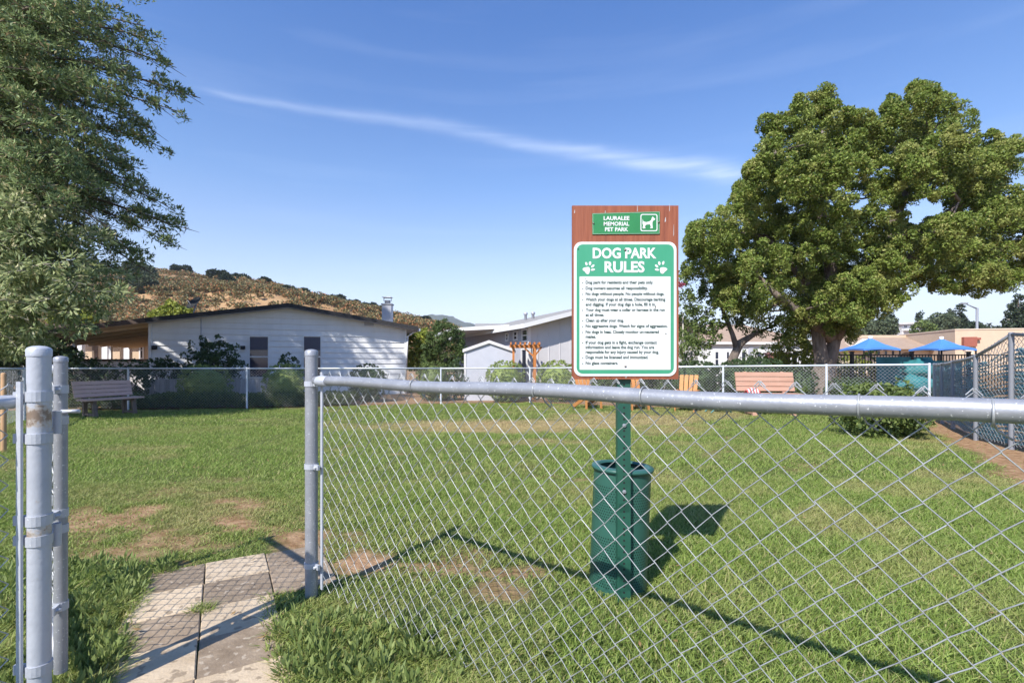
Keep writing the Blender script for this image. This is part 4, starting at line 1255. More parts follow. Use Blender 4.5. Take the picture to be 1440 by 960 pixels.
# ---- grey house, centre right
C2 = (.607, 17.0)
W2 = Wall(C2, (.932, .36), (-.36, .932))           # gable front
W2s = Wall(C2, (-.36, .932), (.932, .36))          # side wall running away
Z2E, Z2P, LG = 2.30, 3.24, 7.2
h2 = thing('house', 'grey house with white rake trim and tall side windows behind the rules sign', 'house', (3.5, 18.5, -.2))
def gable_wall(w, L, zb, ze, zp, dep, m, parent):
    a = [w.p(0, zb), w.p(L, zb), w.p(L, ze), w.p(L / 2, zp), w.p(0, ze)]
    k = [q + w.n * dep for q in a]
    mb = MB(); mb.add(a + k, [(0, 1, 2, 3, 4), (9, 8, 7, 6, 5), (1, 6, 7, 2), (0, 4, 9, 5)])
    return mb.build('wall', m, parent)
gable_wall(W2, LG, -.2, Z2E, Z2P, 10, M['siding_grey'], h2)
mb = MB()
k = .3
while k < LG:    # vertical panel battens
    zt = Z2E + (Z2P - Z2E) * (1 - abs(k - LG / 2) / (LG / 2)) - .12
    W2.box(mb, k - .012, k + .012, -.15, zt, 0, .014); k += .42
mb.build('battens', M['siding_grey'], h2)
s2 = (Z2P - Z2E) / (LG / 2)
rm2 = [M['roofgrey'], M['trimwhite'], M['trimgrey']]
slab(W2, -.4, Z2E - .4 * s2, LG / 2, Z2P, .45, 10.3, .15, rm2, 'roof', h2)
slab(W2, LG / 2, Z2P, LG + .4, Z2E - .4 * s2, .45, 10.3, .15, rm2, 'roof', h2)
mb = MB(); W2s.box(mb, 0, 9.9, -.2, Z2E - .02, .001, .012); mb.build('side_shade_sheet', M['trimgrey'], h2)  # thin sheet over the side wall, its shade painted as darker bluish grey
mb = MB(); W2.box(mb, -.07, .02, -.2, Z2E, -.02, .05); mb.build('corner_trim', M['trimwhite'], h2)
for (x0, x1, y0, y1) in ((735, 743.5, 462, 481), (723, 728.5, 465, 479), (712, 716, 468, 480)):
    a1, a0 = W2s.at(x0), W2s.at(x1)
    xm = (x0 + x1) / 2
    window(W2s, min(a0, a1), max(a0, a1), W2s.z(xm, y1), W2s.z(xm, y0), h2, M['trimwhite'], M['glass'], fw=.06, out=.03)
a1, a0 = W2s.at(734), W2s.at(742.5)
window(W2s, min(a0, a1), max(a0, a1), -.1, W2s.z(738, 489), h2, M['trimwhite'], M['glass'], fw=.07, out=.03)
mb = MB()
for t, zq in ((2.4, .3), (3.2, .45)):
    q = W2.p(1.6, 0, -t - 1); mb = MB(); mb.lathe([(.06, 2.5), (.06, 2.95 + zq * .3), (.09, 2.97 + zq * .3), (.09, 3.05 + zq * .3), (.002, 3.08 + zq * .3)], (q.x, q.y, 0), 10)
    mb.build('roof_vent', M['flue'], h2)
# its carport roof, on the side
cr = MB()
z0 = 2.34
def quad_slab(mb, pts, z, th, mi_top=0):
    v = [Vector((x, y, z)) for x, y in pts] + [Vector((x, y, z + th)) for x, y in pts]
    n = len(pts)
    mb.add(v, [tuple(reversed(range(n)))], 1); mb.add(v, [tuple(range(n, 2 * n))], 0)
    mb.add(v, [(k, (k + 1) % n, n + (k + 1) % n, n + k) for k in range(n)], 0)
e1 = W2s.p(1.9, 0, .03); e2 = W2s.p(8.0, 0, .03)
quad_slab(cr, [(-2.5, 20.6), (e1.x, e1.y), (e2.x, e2.y), (-4.3, 26.5)], z0, .13)
cr.build('carport_roof', [M['trimwhite'], M['trimgrey']], h2)
mb = MB()
for (x, y) in ((-2.3, 20.8), (-3.2, 23.6), (-4.1, 26.3)):
    mb = MB(); mb.box((x, y, 1.05), (.09, .09, 2.55)); mb.build('carport_post', M['fascia_brown'], h2)

# ---- shed
Ws = Wall((P(653, 500, 16.2).x, 16.2), (1, 0), (0, 1))
sh = thing('shed', 'small grey garden shed with white gable trim between the two houses', 'shed', (-.75, 16.9, -.2))
SL = P(723, 500, 16.2).x - P(653, 500, 16.2).x
zs, zp = 1.40, 1.68
gable_wall(Ws, SL, -.2, zs, zp, 1.3, M['trimgrey'], sh)
ss = (zp - zs) / (SL / 2)
slab(Ws, -.05, zs - .05 * ss, SL / 2, zp, .07, 1.35, .10, [M['roofgrey'], M['siding_grey'], M['trimgrey']], 'roof', sh)
slab(Ws, SL / 2, zp, SL + .05, zs - .05 * ss, .07, 1.35, .10, [M['roofgrey'], M['siding_grey'], M['trimgrey']], 'roof', sh)
mb = MB(); Ws.box(mb, -.01, .06, -.2, zs - .03, 0, .02); Ws.box(mb, SL - .06, SL + .01, -.2, zs - .03, 0, .02); mb.build('corner_trim', M['siding_grey'], sh)

# ---- arbor
ar = thing('garden_arbor', 'orange stained timber arbor with slatted top beside the grey house', 'arbor', P(740, 548, 15.9))
y0 = 15.9
mb = MB()
xa, xb = P(722, 0, y0).x, P(752, 0, y0).x
zt = P(0, 488, y0).z
for (x, y) in ((xb, y0), (xb, y0 + .55)):
    mb = MB(); mb.box((x, y, (zt - .2) / 2), (.09, .09, zt + .2)); mb.build('post', M['redwood'], ar)
for x in (xa,):
    for y in (y0, y0 + .55):
        mb = MB(); mb.box((x, y, (zt - .2) / 2), (.07, .07, zt + .2)); mb.build('post', M['redwood'], ar)
mb = MB()
for y in (y0 - .03, y0 + .58): mb.bar((xa - .12, y, zt + .03), (xb + .18, y, zt + .03), .05, .09)
mb.build('beams', M['redwood'], ar)
mb = MB()
for k in range(7):
    x = xa - .08 + k * (xb - xa + .22) / 6; mb.bar((x, y0 - .22, zt + .115), (x, y0 + .75, zt + .115), .05, .08)
mb.build('slats', M['redwood'], ar)
mb = MB(); mb.bar((xb - .32, y0, zt - .03), (xb, y0, zt - .33), .05, .05); mb.bar((xb + .22, y0, zt + .0), (xb, y0, zt - .28), .04, .05); mb.build('braces', M['redwood'], ar)

# ---- far house with grey shingle roof
W3 = Wall((P(672, 460, 42).x, 42), (1, .05), (-.05, 1))
h3 = thing('house', 'distant house showing only its grey shingle roof over the carport', 'house', (-1, 46, -.2))
mb = MB(); W3.box(mb, 0, 6.0, -.2, 3.6, 0, -7); mb.build('wall', M['siding'], h3)
mb = MB()
pts = [W3.p(-.3, 3.6, .5), W3.p(6.3, 3.6, .5), W3.p(6.3, 3.6, -7.4), W3.p(-.3, 3.6, -7.4), W3.p(-.3, 4.55, -3.5), W3.p(6.3, 4.55, -3.5)]
mb.add(pts, [(0, 1, 5, 4), (2, 3, 4, 5), (0, 4, 3), (1, 2, 5), (3, 2, 1, 0)]); mb.build('roof', M['roofgrey'], h3)
window(W3, 1, 2.2, 1, 2.2, h3, M['trimwhite'], M['glass'])
# ---- white house behind the right hedge
W4 = Wall((P(965, 500, 25).x, 25), (1, .08), (-.08, 1))
h4 = thing('house', 'white house with sash windows behind the leaning small tree', 'house', (12, 28, -.2))
mb = MB(); W4.box(mb, 0, 6.6, -.2, 1.95, 0, -7); mb.build('wall', M['trimwhite'], h4)
slab(W4, -.5, 1.95, 7.0, 1.95, .18, 7.4, .12, [M['rooftan'], M['trimwhite'], M['trimgrey']], 'eave', h4)
mb = MB()
pts = [W4.p(-.5, 2.07, .18), W4.p(7.0, 2.07, .18), W4.p(7.0, 2.07, -7.4), W4.p(-.5, 2.07, -7.4), W4.p(2, 3.2, -3.5), W4.p(5.0, 3.2, -3.5)]
mb.add(pts, [(0, 1, 5, 4), (2, 3, 4, 5), (0, 4, 3), (1, 2, 5), (3, 2, 1, 0)]); mb.build('roof', M['rooftan'], h4)
for (x0, x1) in ((1003, 1012), (1019, 1027), (1040, 1050), (1063, 1072)):
    window(W4, W4.at(x0), W4.at(x1), .75, 1.65, h4, M['trimwhite'], M['glass'], fw=.09, out=.04)
mb = MB(); W4.box(mb, W4.at(1052), W4.at(1059), -.1, 1.8, 0, .04); mb.build('door', M['trimgrey'], h4)

# ---- clubhouse, far right
WB = Wall((P(1176, 500, 50).x, 50), (1, 0), (0, 1))
hb = thing('clubhouse', 'low tan building with a brown hipped roof behind the blue shade canopies', 'building', (38, 55, -.2))
mb = MB(); WB.box(mb, 0, 12.8, -.2, 2.35, 0, -9); mb.build('wall', M['stucco_pale'], hb)
mb = MB()
pts = [WB.p(-.8, 2.3, .9), WB.p(13.0, 2.3, .9), WB.p(13.0, 2.3, -9.5), WB.p(-.8, 2.3, -9.5), WB.p(3.0, 3.75, -4.5), WB.p(13.0, 3.75, -4.5)]
mb.add(pts, [(0, 1, 5, 4), (2, 3, 4, 5), (0, 4, 3), (1, 2, 5), (3, 2, 1, 0)]); mb.build('roof', M['rooftan'], hb)
mb = MB(); WB.box(mb, 3.0, 12.9, 3.62, 3.95, -4.3, -4.6); mb.build('parapet', M['stucco'], hb)
# small cross gable with pale trim
mb = MB(); a0, a1 = 1.0, 3.6
mb.prism([(a0, 2.2), (a1, 2.2), ((a0 + a1) / 2, 3.2)], (WB.O.x, WB.O.y - 1.0, 0), (1, 0, 0), (0, 0, 1), (0, 3.0, 0)); mb.build('gable', M['stucco'], hb)
mb = MB()
for (s0_, s1_) in (((a0 - .2, 2.2), ((a0 + a1) / 2, 3.28)), ((a1 + .2, 2.2), ((a0 + a1) / 2, 3.28))):
    mb.bar((WB.O.x + s0_[0], WB.O.y - .8, s0_[1]), (WB.O.x + s1_[0], WB.O.y - .8, s1_[1]), .7, .09)
mb.build('gable_trim', M['trimwhite'], hb)
for (x0, x1) in ((1219, 1227), (1233, 1238), (1243, 1248), (1253, 1258)):
    window(WB, WB.at(x0), WB.at(x1), 1.7, 2.2, hb, M['stucco_pale'], M['glass'], rail=False, fw=.05)
# arched entrance
mb = MB(); ac = WB.at(1275)
arch = [(ac - .65, -.2), (ac + .65, -.2), (ac + .65, 1.55)] + [(ac + .65 * math.cos(math.radians(q)), 1.55 + .45 * math.sin(math.radians(q))) for q in range(15, 180, 15)] + [(ac - .65, 1.55)]
mb.prism([(WB.O.x + x, z) for x, z in arch], (0, WB.O.y - .03, 0), (1, 0, 0), (0, 0, 1), (0, .02, 0)); mb.build('arched_entrance', M['darkwood'], hb)
hw = thing('hall', 'blank flat-roofed tan building at the far right behind the tall fence', 'building', (47, 50, -.2))
W6 = Wall((P(1343, 500, 46).x, 46), (1, -.25), (.25, 1))
mb = MB(); W6.box(mb, 0, 16, -.2, P(0, 464, 46).z, 0, -10); mb.build('wall', M['stucco'], hw)
mb = MB(); W6.box(mb, -.05, 16, P(0, 464, 46).z, P(0, 464, 46).z + .1, .05, -10); mb.build('coping', M['stucco_pale'], hw)
mb = MB(); a = W6.at(1352); W6.box(mb, a, a + 1.0, W6.z(1357, 487), W6.z(1357, 474), 0, .4); W6.box(mb, a + 1.0, a + 1.35, W6.z(1357, 478), W6.z(1357, 475), 0, .3); mb.build('wall_box', M['redpaint'], hw)
mb = MB(); W6.box(mb, a + .2, a + .8, -.2, W6.z(1357, 487), 0, .25); mb.build('pilaster', M['stucco_pale'], hw)
# house on the rise
WH = Wall((P(1268, 460, 150).x, 150), (1, .1), (-.1, 1))
hh = thing('house', 'pale two-storey house on the rise among the far trees', 'house', (122, 152, 5))
mb = MB(); WH.box(mb, 0, 6.6, 0, 12.2, 0, -8); mb.build('wall', M['siding_grey'], hh)
slab(WH, -.5, 12.2, 8.0, 12.6, 1, 8.5, .4, [M['roofgrey'], M['trimwhite'], M['trimgrey']], 'roof', hh)
mb = MB(); WH.box(mb, .3, 6.2, 10.3, 10.9, .1, 1.2); mb.build('balcony', M['trimwhite'], hh)
for k in range(3): window(WH, .6 + k * 2, 1.9 + k * 2, 11.1, 12.0, hh, M['trimwhite'], M['glass'], fw=.1, out=.06)

# ------------------------------------------------------------------ shade canopies, pool fence, lamps
def canopy(px, ypk, x0, x1, yev, Y, label):
    c = P(px, 500, Y); t = thing('shade_canopy', label, 'shade canopy', (c.x, Y, -.1), 'blue shade canopies by the pool')
    w = (x1 - x0) / F * Y / 2 * .60; cx = ((x0 + x1) / 2 - CX) / F * Y
    ze = P(0, yev, Y).z; zp = P(0, ypk, Y).z
    apex = Vector((c.x, Y, zp)); n = 12
    rim = []
    cor = [(-w, -w), (w, -w), (w, w), (-w, w)]
    vs, fs = [], []
    for e in range(4):
        a, b_ = cor[e], cor[(e + 1) % 4]
        for k in range(n):
            f = k / n
            dip = -.0 - .10 * math.sin(math.pi * f)
            sg_ = 1 - .04 * math.sin(math.pi * f)
            rim.append(Vector((cx + (a[0] + (b_[0] - a[0]) * f) * sg_, Y + (a[1] + (b_[1] - a[1]) * f) * sg_, ze + .08 * math.sin(math.pi * f))))
    m_ = len(rim); vs = rim + [q.lerp(apex, .5) - Vector((0, 0, .09)) for q in rim] + [q.lerp(apex, .97) for q in rim]
    fs = [(k, (k + 1) % m_, m_ + (k + 1) % m_, m_ + k) for k in range(m_)] + [(m_ + k, m_ + (k + 1) % m_, 2 * m_ + (k + 1) % m_, 2 * m_ + k) for k in range(m_)]
    low_ = [q - Vector((0, 0, .12)) for q in rim]
    mb = MB(); mb.add(vs, fs, 0, False); mb.add(rim + low_, [(k, m_ + k, m_ + (k + 1) % m_, (k + 1) % m_) for k in range(m_)])
    mb.build('canopy', M['blueshade'], t)
    mb = MB(); mb.lathe([(.12, zp - .05), (.14, zp + .12), (.002, zp + .16)], (c.x, Y, 0), 10); mb.build('finial', M['trimwhite'], t)
    pole('pole', c.x, Y, -.1, zp, .06, M['iron'], t, cap=False, n=8)
    for sx_ in (-1, 1):
        mb = MB(); mb.bar((cx + sx_ * w * .97, Y - w * .97, ze - .1), (cx + sx_ * w * .97, Y - w * .97, -.1), .07, .07); mb.build('leg', M['iron'], t)
canopy(1224, 475, 1180, 1264, 491, 36, 'blue square shade canopy behind the big tree trunk')
canopy(1324, 476, 1281, 1367, 491, 36, 'blue square shade canopy in front of the blank tan hall')

pf = thing('iron_fence', 'black picket pool fence with teal windscreen behind the right corner', 'fence', (14, 19, -.1))
FYp = 19.0
xA, xB = P(1098, 0, FYp).x, P(1362, 0, FYp).x
ztp = P(0, 498, FYp).z
mb = MB()
x = xA
while x < xB + 3:
    mb.box((x, FYp, (ztp - .12) / 2), (.022, .022, ztp + .12)); x += .115
mb.build('pickets', M['iron'], pf)
for zq in (ztp - .03, .05):
    mb = MB(); mb.box(((xA + xB + 3) / 2, FYp, zq), (xB + 3 - xA, .035, .045)); mb.build('fence_rail', M['iron'], pf)
for xp in (1118, 1198, 1282, 1362):
    q = P(xp, 0, FYp); mb = MB(); mb.box((q.x, FYp, ztp / 2), (.10, .10, ztp + .16)); mb.box((q.x, FYp, ztp + .095), (.125, .125, .03)); mb.build('post', M['iron'], pf)
xs0, xs1 = P(1230, 0, FYp).x, P(1352, 0, FYp).x
nu, nz = 60, 14; vs = []
for j in range(nz + 1):
    for i in range(nu + 1):
        f = i / nu; g2 = j / nz
        top_ = ztp - .10 if f < .66 else ztp - .25
        vs.append((xs0 + (xs1 - xs0) * f, FYp - .06 - .03 * math.sin(f * 21 + g2 * 3) - .03 * math.sin(f * 43) * (1 - g2), -.05 + (top_ + .05) * g2))
idx = np.arange((nu + 1) * (nz + 1)).reshape(nz + 1, nu + 1)
np_mesh('windscreen', np.array(vs), np.stack([idx[:-1, :-1], idx[:-1, 1:], idx[1:, 1:], idx[1:, :-1]], -1).reshape(-1, 4), M['tealfab'], pf, smooth=True)
# bundled teal windscreen cloth lying over the far corner
bl = thing('folded_windscreen', 'crumpled bundle of teal windscreen cloth behind the fence corner', 'cloth', P(1292, 545, 14.5))
r = np.random.default_rng(3)
mb = MB()
for (px, py, w, h) in ((1296, 520, .52, .30), (1286, 540, .55, .34), (1306, 540, .40, .30)):
    c = P(px, py, 14.5); n1, n2 = 18, 11; vs = []
    for j in range(n2 + 1):
        for i in range(n1):
            th, ph = 2 * math.pi * i / n1, math.pi * j / n2
            k = 1 + .13 * math.sin(5 * th + 3 * ph) + .1 * math.sin(9 * ph + 2 * th)
            vs.append((c.x + w * k * math.sin(ph) * math.cos(th), c.y + .35 * k * math.sin(ph) * math.sin(th), c.z - h * k * math.cos(ph)))
    mb.add(vs, [(j * n1 + i, j * n1 + (i + 1) % n1, (j + 1) * n1 + (i + 1) % n1, (j + 1) * n1 + i) for j in range(n2) for i in range(n1)], 0, True)
mb.build('cloth', M['tealfab'], bl)
# pink brick pier and timber post beside it
bp_ = MB(); c = P(1093, 505, 19.3); bp_.box((c.x, c.y, .58), (.75, .4, 1.6)); bp_.box((c.x, c.y, 1.40), (.83, .48, .06))
o = bp_.build('brick_pier', M['brickpink']); tag(o, 'pink brick pier at the left end of the black pool fence', 'pier')
bp_ = MB(); c = P(1172, 515, 18.4); bp_.box((c.x, c.y, .5), (.14, .14, 1.2)); bp_.box((c.x, c.y, 1.11), (.18, .18, .03))
o = bp_.build('timber_post', M['stake']); tag(o, 'short tan timber post just right of the big trunk', 'post')

sl_ = thing('street_lamp', 'dark street lamp pole with a long arm above the blank tan hall', 'street lamp', (P(1374, 470, 60).x, 60, 0))
c = P(1374, 460, 60)
mb = MB(); mb.tube([(c.x, 60, -.1), (c.x, 60, P(0, 433, 60).z)], [.16, .13], 10); mb.build('pole', M['polegrey'], sl_)
mb = MB(); mb.tube([(c.x, 60, P(0, 434, 60).z), P(1367, 431, 60), P(1358, 427, 60)], [.09, .08, .06], 8); mb.build('arm', M['polegrey'], sl_)
mb = MB(); mb.box(P(1356, 426.5, 60), (.7, .3, .16)); mb.build('lamp_head', M['galv'], sl_)
for (px, y0, Y, lab) in ((1427, 448, 62, 'thin pale pole over the tan hall near the right edge'), (1294, 452, 90, 'thin pale pole rising among the far trees left of the palm'), (1197, 455, 80, 'thin pale pole beside the crown of the big tree')):
    t = thing('utility_pole', lab, 'pole', (P(px, 0, Y).x, Y, 0))
    q = P(px, y0, Y); mb = MB(); mb.tube([(q.x, Y, -.2), (q.x, Y, q.z)], .14, 8); mb.build('pole', M['bark_pale'], t)
    mb = MB(); mb.box((q.x - .4, Y, q.z - .1), (1.0, .2, .12)); mb.build('crossarm', M['bark_pale'], t)

# ------------------------------------------------------------------ benches, chairs, small things
def make_bench(name, label, wood, leg, W, group):
    t = thing(name, label, 'bench', (0, 0, 0), group)
    mb = MB()
    for k in range(3): mb.box((0, -.02 - .15 * k + .1, .45), (W, .13, .04))
    mb.build('seat', wood, t)
    mb = MB()
    for k in range(4):
        mb.box((0, .22 + .028 * k, .55 + .105 * k), (W, .035, .095), Matrix.Rotation(-.25, 3, 'X'))
    mb.build('backrest', wood, t)
    for s in (-1, 1):
        x = s * (W / 2 - .22)
        mb = MB(); mb.bar((x, .17, 0), (x, .19, .45), .09, .07, up=(0, 1, 0)); mb.bar((x, -.25, 0), (x, -.16, .43), .09, .07, up=(0, 1, 0))
        mb.bar((x, -.25, .40), (x, .2, .40), .07, .06); mb.bar((x, .21, .40), (x, .345, .92), .06, .05, up=(0, 1, 0)); mb.bar((x, -.24, .06), (x, .17, .06), .07, .05)
        mb.build('leg', leg, t)
    return t
GB_ = 'wooden benches on the lawn'
b1 = make_bench('park_bench', 'mauve-brown slatted bench in tree shade on the left of the lawn', M['benchmauve'], M['darkwood'], 1.38, GB_)
b1.location = (-9.05, 11.2, G(-9.05, 11.1)); b1.rotation_euler = (0, 0, math.radians(68)); b1.scale = (.84, .9, .84)
b2 = make_bench('park_bench', 'orange-brown slatted bench before the right part of the back fence', M['benchwood'], M['benchwood'], 1.22, GB_)
q = P(1075, 500, 10.9); b2.location = (q.x, 10.7, G(q.x, 10.9)); b2.rotation_euler = (0, 0, math.radians(-6))
# brown wooden end post with cushion-like worn board beside the left bench
def make_chair():
    t = thing('lawn_chair', 'slatted orange wooden lawn chair on the grass right of the rules sign', 'chair', (0, 0, 0), 'orange wooden lawn chairs')
    mb = MB()
    for k in range(4): mb.bar((-.2 + k * .133, .12, .36), (-.22 + k * .147, .40, .98), .115, .022, up=(0, -1, .4))
    mb.build('backrest', M['chairwood'], t)
    mb = MB()
    for k in range(5): mb.box((0, .10 - .11 * k, .36 + .018 * k), (.5, .095, .022))
    mb.build('seat', M['chairwood'], t)
    for s in (-1, 1):
        mb = MB(); mb.bar((s * .27, -.4, .0), (s * .27, -.38, .55), .03, .09); mb.build('front_leg', M['chairwood'], t)
        mb = MB(); mb.bar((s * .24, -.42, .42), (s * .24, .5, .02), .03, .11); mb.build('rear_leg', M['chairwood'], t)
        mb = MB(); mb.box((s * .30, -.12, .565), (.12, .7, .022)); mb.build('armrest', M['chairwood'], t)
    return t
ch = make_chair()
spots = [(966, 11.9, -28, None), (893, 12.4, 8, 'slatted orange wooden lawn chair mostly hidden straight behind the sign post'), (826, 12.9, 20, 'slatted orange wooden lawn chair peeping out left of the sign post')]
for i, (px, Y, a, lab) in enumerate(spots):
    o = ch if i == 0 else copy_tree(ch)
    x = (px - CX) / F * Y
    o.location = (x, Y, G(x, Y)); o.rotation_euler = (0, 0, math.radians(a)); o.scale = (.78, .85, .86)
    if lab: o['label'] = lab
# striped cloth on the bench
cl_ = thing('striped_cloth', 'red and white striped cloth heaped on the orange-brown bench', 'cloth', P(1055, 552, 10.6))
zt = b2.location.z + .47
for k in range(9):
    mb = MB()
    f = k / 8; x = P(1047 + 16 * f, 0, 10.6).x; hh_ = .07 + .05 * math.sin(math.pi * f)
    mb.tube([(x, 10.42, zt + .012), (x + .01, 10.5, zt + hh_), (x + .02, 10.58, zt + hh_ * .9), (x + .03, 10.66, zt + .012)], .016, 7)
    mb.build('red_fold' if k % 2 == 0 else 'white_fold', M['clothred'] if k % 2 == 0 else M['clothwhite'], cl_)
# small teal folding stool
st_ = thing('folding_stool', 'pale teal folding frame stool on the grass beside a back fence post', 'stool', P(1010, 575, 11.4))
q = P(1010, 0, 11.4); zg = G(q.x, 11.4)
for s in (-1, 1):
    y = 11.4 + s * .17
    for sg_ in (-1, 1):
        mb = MB(); mb.tube([(q.x - sg_ * .24, y, zg), (q.x + sg_ * .2, y, zg + .42)], .016, 8); mb.build('leg', M['teal_metal'], st_)
mb = MB(); mb.tube([(q.x - .2, 11.2, zg + .42), (q.x - .2, 11.6, zg + .42)], .018, 8); mb.tube([(q.x + .2, 11.2, zg + .42), (q.x + .2, 11.6, zg + .42)], .018, 8); mb.build('frame', M['teal_metal'], st_)
mb = MB(); vs = []
for j in range(7):
    f = j / 6; vs += [(q.x - .2 + .4 * f, 11.24, zg + .425 - .07 * math.sin(math.pi * f)), (q.x - .2 + .4 * f, 11.56, zg + .425 - .07 * math.sin(math.pi * f))]
mb.add(vs, [(2 * j, 2 * j + 1, 2 * j + 3, 2 * j + 2) for j in range(6)]); mb.build('seat', M['teal_metal'], st_)
# grey plank fence in front of the pale house
pk = thing('plank_fence', 'low weathered grey plank fence between the clipped shrubs and the pale house', 'fence', P(290, 560, 15.2))
mb = MB(); x = P(207, 0, 15.2).x
while x < P(385, 0, 15.8).x:
    y = 15.2 + (x + 11) * .12; zt = .56 + R_.uniform(-.02, .02)
    mb.box((x, y, (zt - .2) / 2), (.138, .022, zt + .2)); x += .145
mb.build('planks', M['greywood'], pk)
mb = MB(); x0, x1 = P(207, 0, 15.2).x, P(385, 0, 15.8).x
for z in (.1, .42): mb.bar((x0, 15.24 + (x0 + 11) * .12, z), (x1, 15.24 + (x1 + 11) * .12, z), .03, .08)
mb.build('fence_rails', M['greywood'], pk)

# ------------------------------------------------------------------ shrubs
bush('leafy_shrub', 'dark green shrub mass low at the left edge behind the side fence', 20, 468, 570, 120, 15.5, 'lf_dark', None, False, ll=.12, dens=34)
bush('leafy_shrub', 'dark green shrub behind the hinge post left of the carport', 75, 482, 566, 60, 17.5, 'lf_hedge', None, False, ll=.12, dens=30)
bush('leafy_shrub', 'dark tall shrub beyond the left edge of the side fence', -70, 455, 570, 120, 16.5, 'lf_dark', None, False, ll=.12, dens=30)
GS = 'clipped round shrubs along the back fence'
bush('clipped_shrub', 'large round clipped shrub before the grey planks left of the tall window', 289, 513, 556, 66, 14.2, 'lf_clip', GS)
bush('clipped_shrub', 'dark clipped shrub half hidden by the gate opening post', 402, 512, 560, 60, 14.4, 'lf_clip', GS)
bush('clipped_shrub', 'smooth dark domed shrub under the right end of the pale house', 517, 512, 560, 50, 15.6, 'lf_dark', GS)
bush('clipped_shrub', 'domed green shrub before the dark conifer between the houses', 610, 508, 562, 50, 16.0, 'lf_mid', GS)
bush('clipped_shrub', 'yellow-green clipped dome in front of the small grey shed', 711, 507, 562, 56, 15.6, 'lf_clip', GS)
bush('clipped_shrub', 'yellow-green clipped dome just left of the rules sign', 783, 507, 560, 56, 15.4, 'lf_clip', GS)
bush('clipped_shrub', 'broad dark clipped dome directly behind the orange-brown bench', 1058, 503, 570, 108, 12.9, 'lf_dark', GS)
bush('clipped_shrub', 'dark clipped shrub behind the lawn chair right of the sign', 975, 507, 570, 76, 13.6, 'lf_dark', GS)
bush('clipped_shrub', 'low dark clipped shrub right of the big trunk behind the fence', 1196, 531, 570, 62, 12.8, 'lf_dark', GS)
bush('clipped_shrub', 'low dark clipped shrub left of the big trunk behind the fence', 1128, 517, 570, 40, 13.6, 'lf_dark', GS)
bush('leafy_shrub', 'tall dark loose shrub against the pale house wall under the conduit', 300, 482, 556, 68, 15.9, 'lf_dark', None, False, ll=.10, dens=42)
bush('leafy_shrub', 'shorter dark loose shrub at the left corner of the pale house', 232, 500, 556, 46, 15.9, 'lf_dark', None, False, ll=.09, dens=42)
bush('leafy_shrub', 'dark upright shrub below the carport right of the bench', 182, 508, 566, 48, 14.4, 'lf_dark', None, False, ll=.08, dens=45)
bush('leafy_shrub', 'dark spreading shrub behind the backrest of the mauve bench', 112, 500, 566, 60, 14.0, 'lf_dark', None, False, ll=.10, dens=40)
bush('leafy_shrub', 'loose sprig of shrub rising at the tall window sill', 405, 503, 545, 34, 16.2, 'lf_dark', None, False, ll=.09, dens=30)
bush('leafy_shrub', 'bright low leafy shrub on the lawn at the corner by the tall fence', 1245, 545, 609, 98, 7.4, 'lf_mid', None, False, ll=.075, dens=70, per=22)
bush('leafy_shrub', 'yellow-green hedge bush behind the black pool fence left of the canopies', 1165, 496, 535, 60, 21.0, 'lf_yellow', None, False, ll=.1, dens=20)
bush('leafy_shrub', 'yellow-green hedge bush behind the black pool fence under the left canopy', 1215, 498, 535, 60, 21.0, 'lf_yellow', None, False, ll=.1, dens=20)
bush('leafy_shrub', 'pale green bush left of the pink brick pier', 1068, 490, 530, 40, 20, 'lf_mid', None, False, ll=.1, dens=25)
bush('leafy_shrub', 'broad light green bush overhanging the pink brick pier', 1120, 470, 530, 70, 17.5, 'lf_yellow', None, False, ll=.1, dens=28)
bush('leafy_shrub', 'small green tuft beside the right bench end', 1124, 545, 575, 26, 11.0, 'lf_mid', None, False, ll=.06, dens=60)
bush('leafy_shrub', 'dark mounded shrub between the shed and the arbor foot', 640, 505, 560, 40, 16.4, 'lf_dark', None, False, ll=.09, dens=40)
bush('leafy_shrub', 'dark hedge mound straight behind the rules sign', 880, 505, 560, 110, 16.0, 'lf_hedge', None, False, ll=.09, dens=35)
# ivy bed along the left back fence
n = 5200
x = rng.uniform(-11.2, -4.6, n); fy = np.interp(x, [-11.2, -9.64, -6.87, -5.42, -2.1], [12.3, 12.5, 12.9, 13.45, 14.7])
y = fy + .25 + rng.random(n) * .8; hz = .32 * (.6 + .8 * fbm(x * 2, y * 2)) * np.clip((y - fy - .15) * 5, .2, 1)
c = np.stack([x, y, Gn(x, y) + hz * rng.uniform(.3, 1, n)], 1); o = unit(np.stack([rng.normal(size=n) * .4, -.8 * np.ones(n), .8 * np.ones(n)], 1))
B, D, L, W = tufts(c, o, .07, 10, .075, .05, rng, up=.2)
V, Fq = leaf_quads(B, D, L, W, rng)
iv = np_mesh('ground_cover', V, Fq, M['lf_mid']); tag(iv, 'low dark ivy bed along the foot of the left back fence', 'ground cover', kind='stuff')

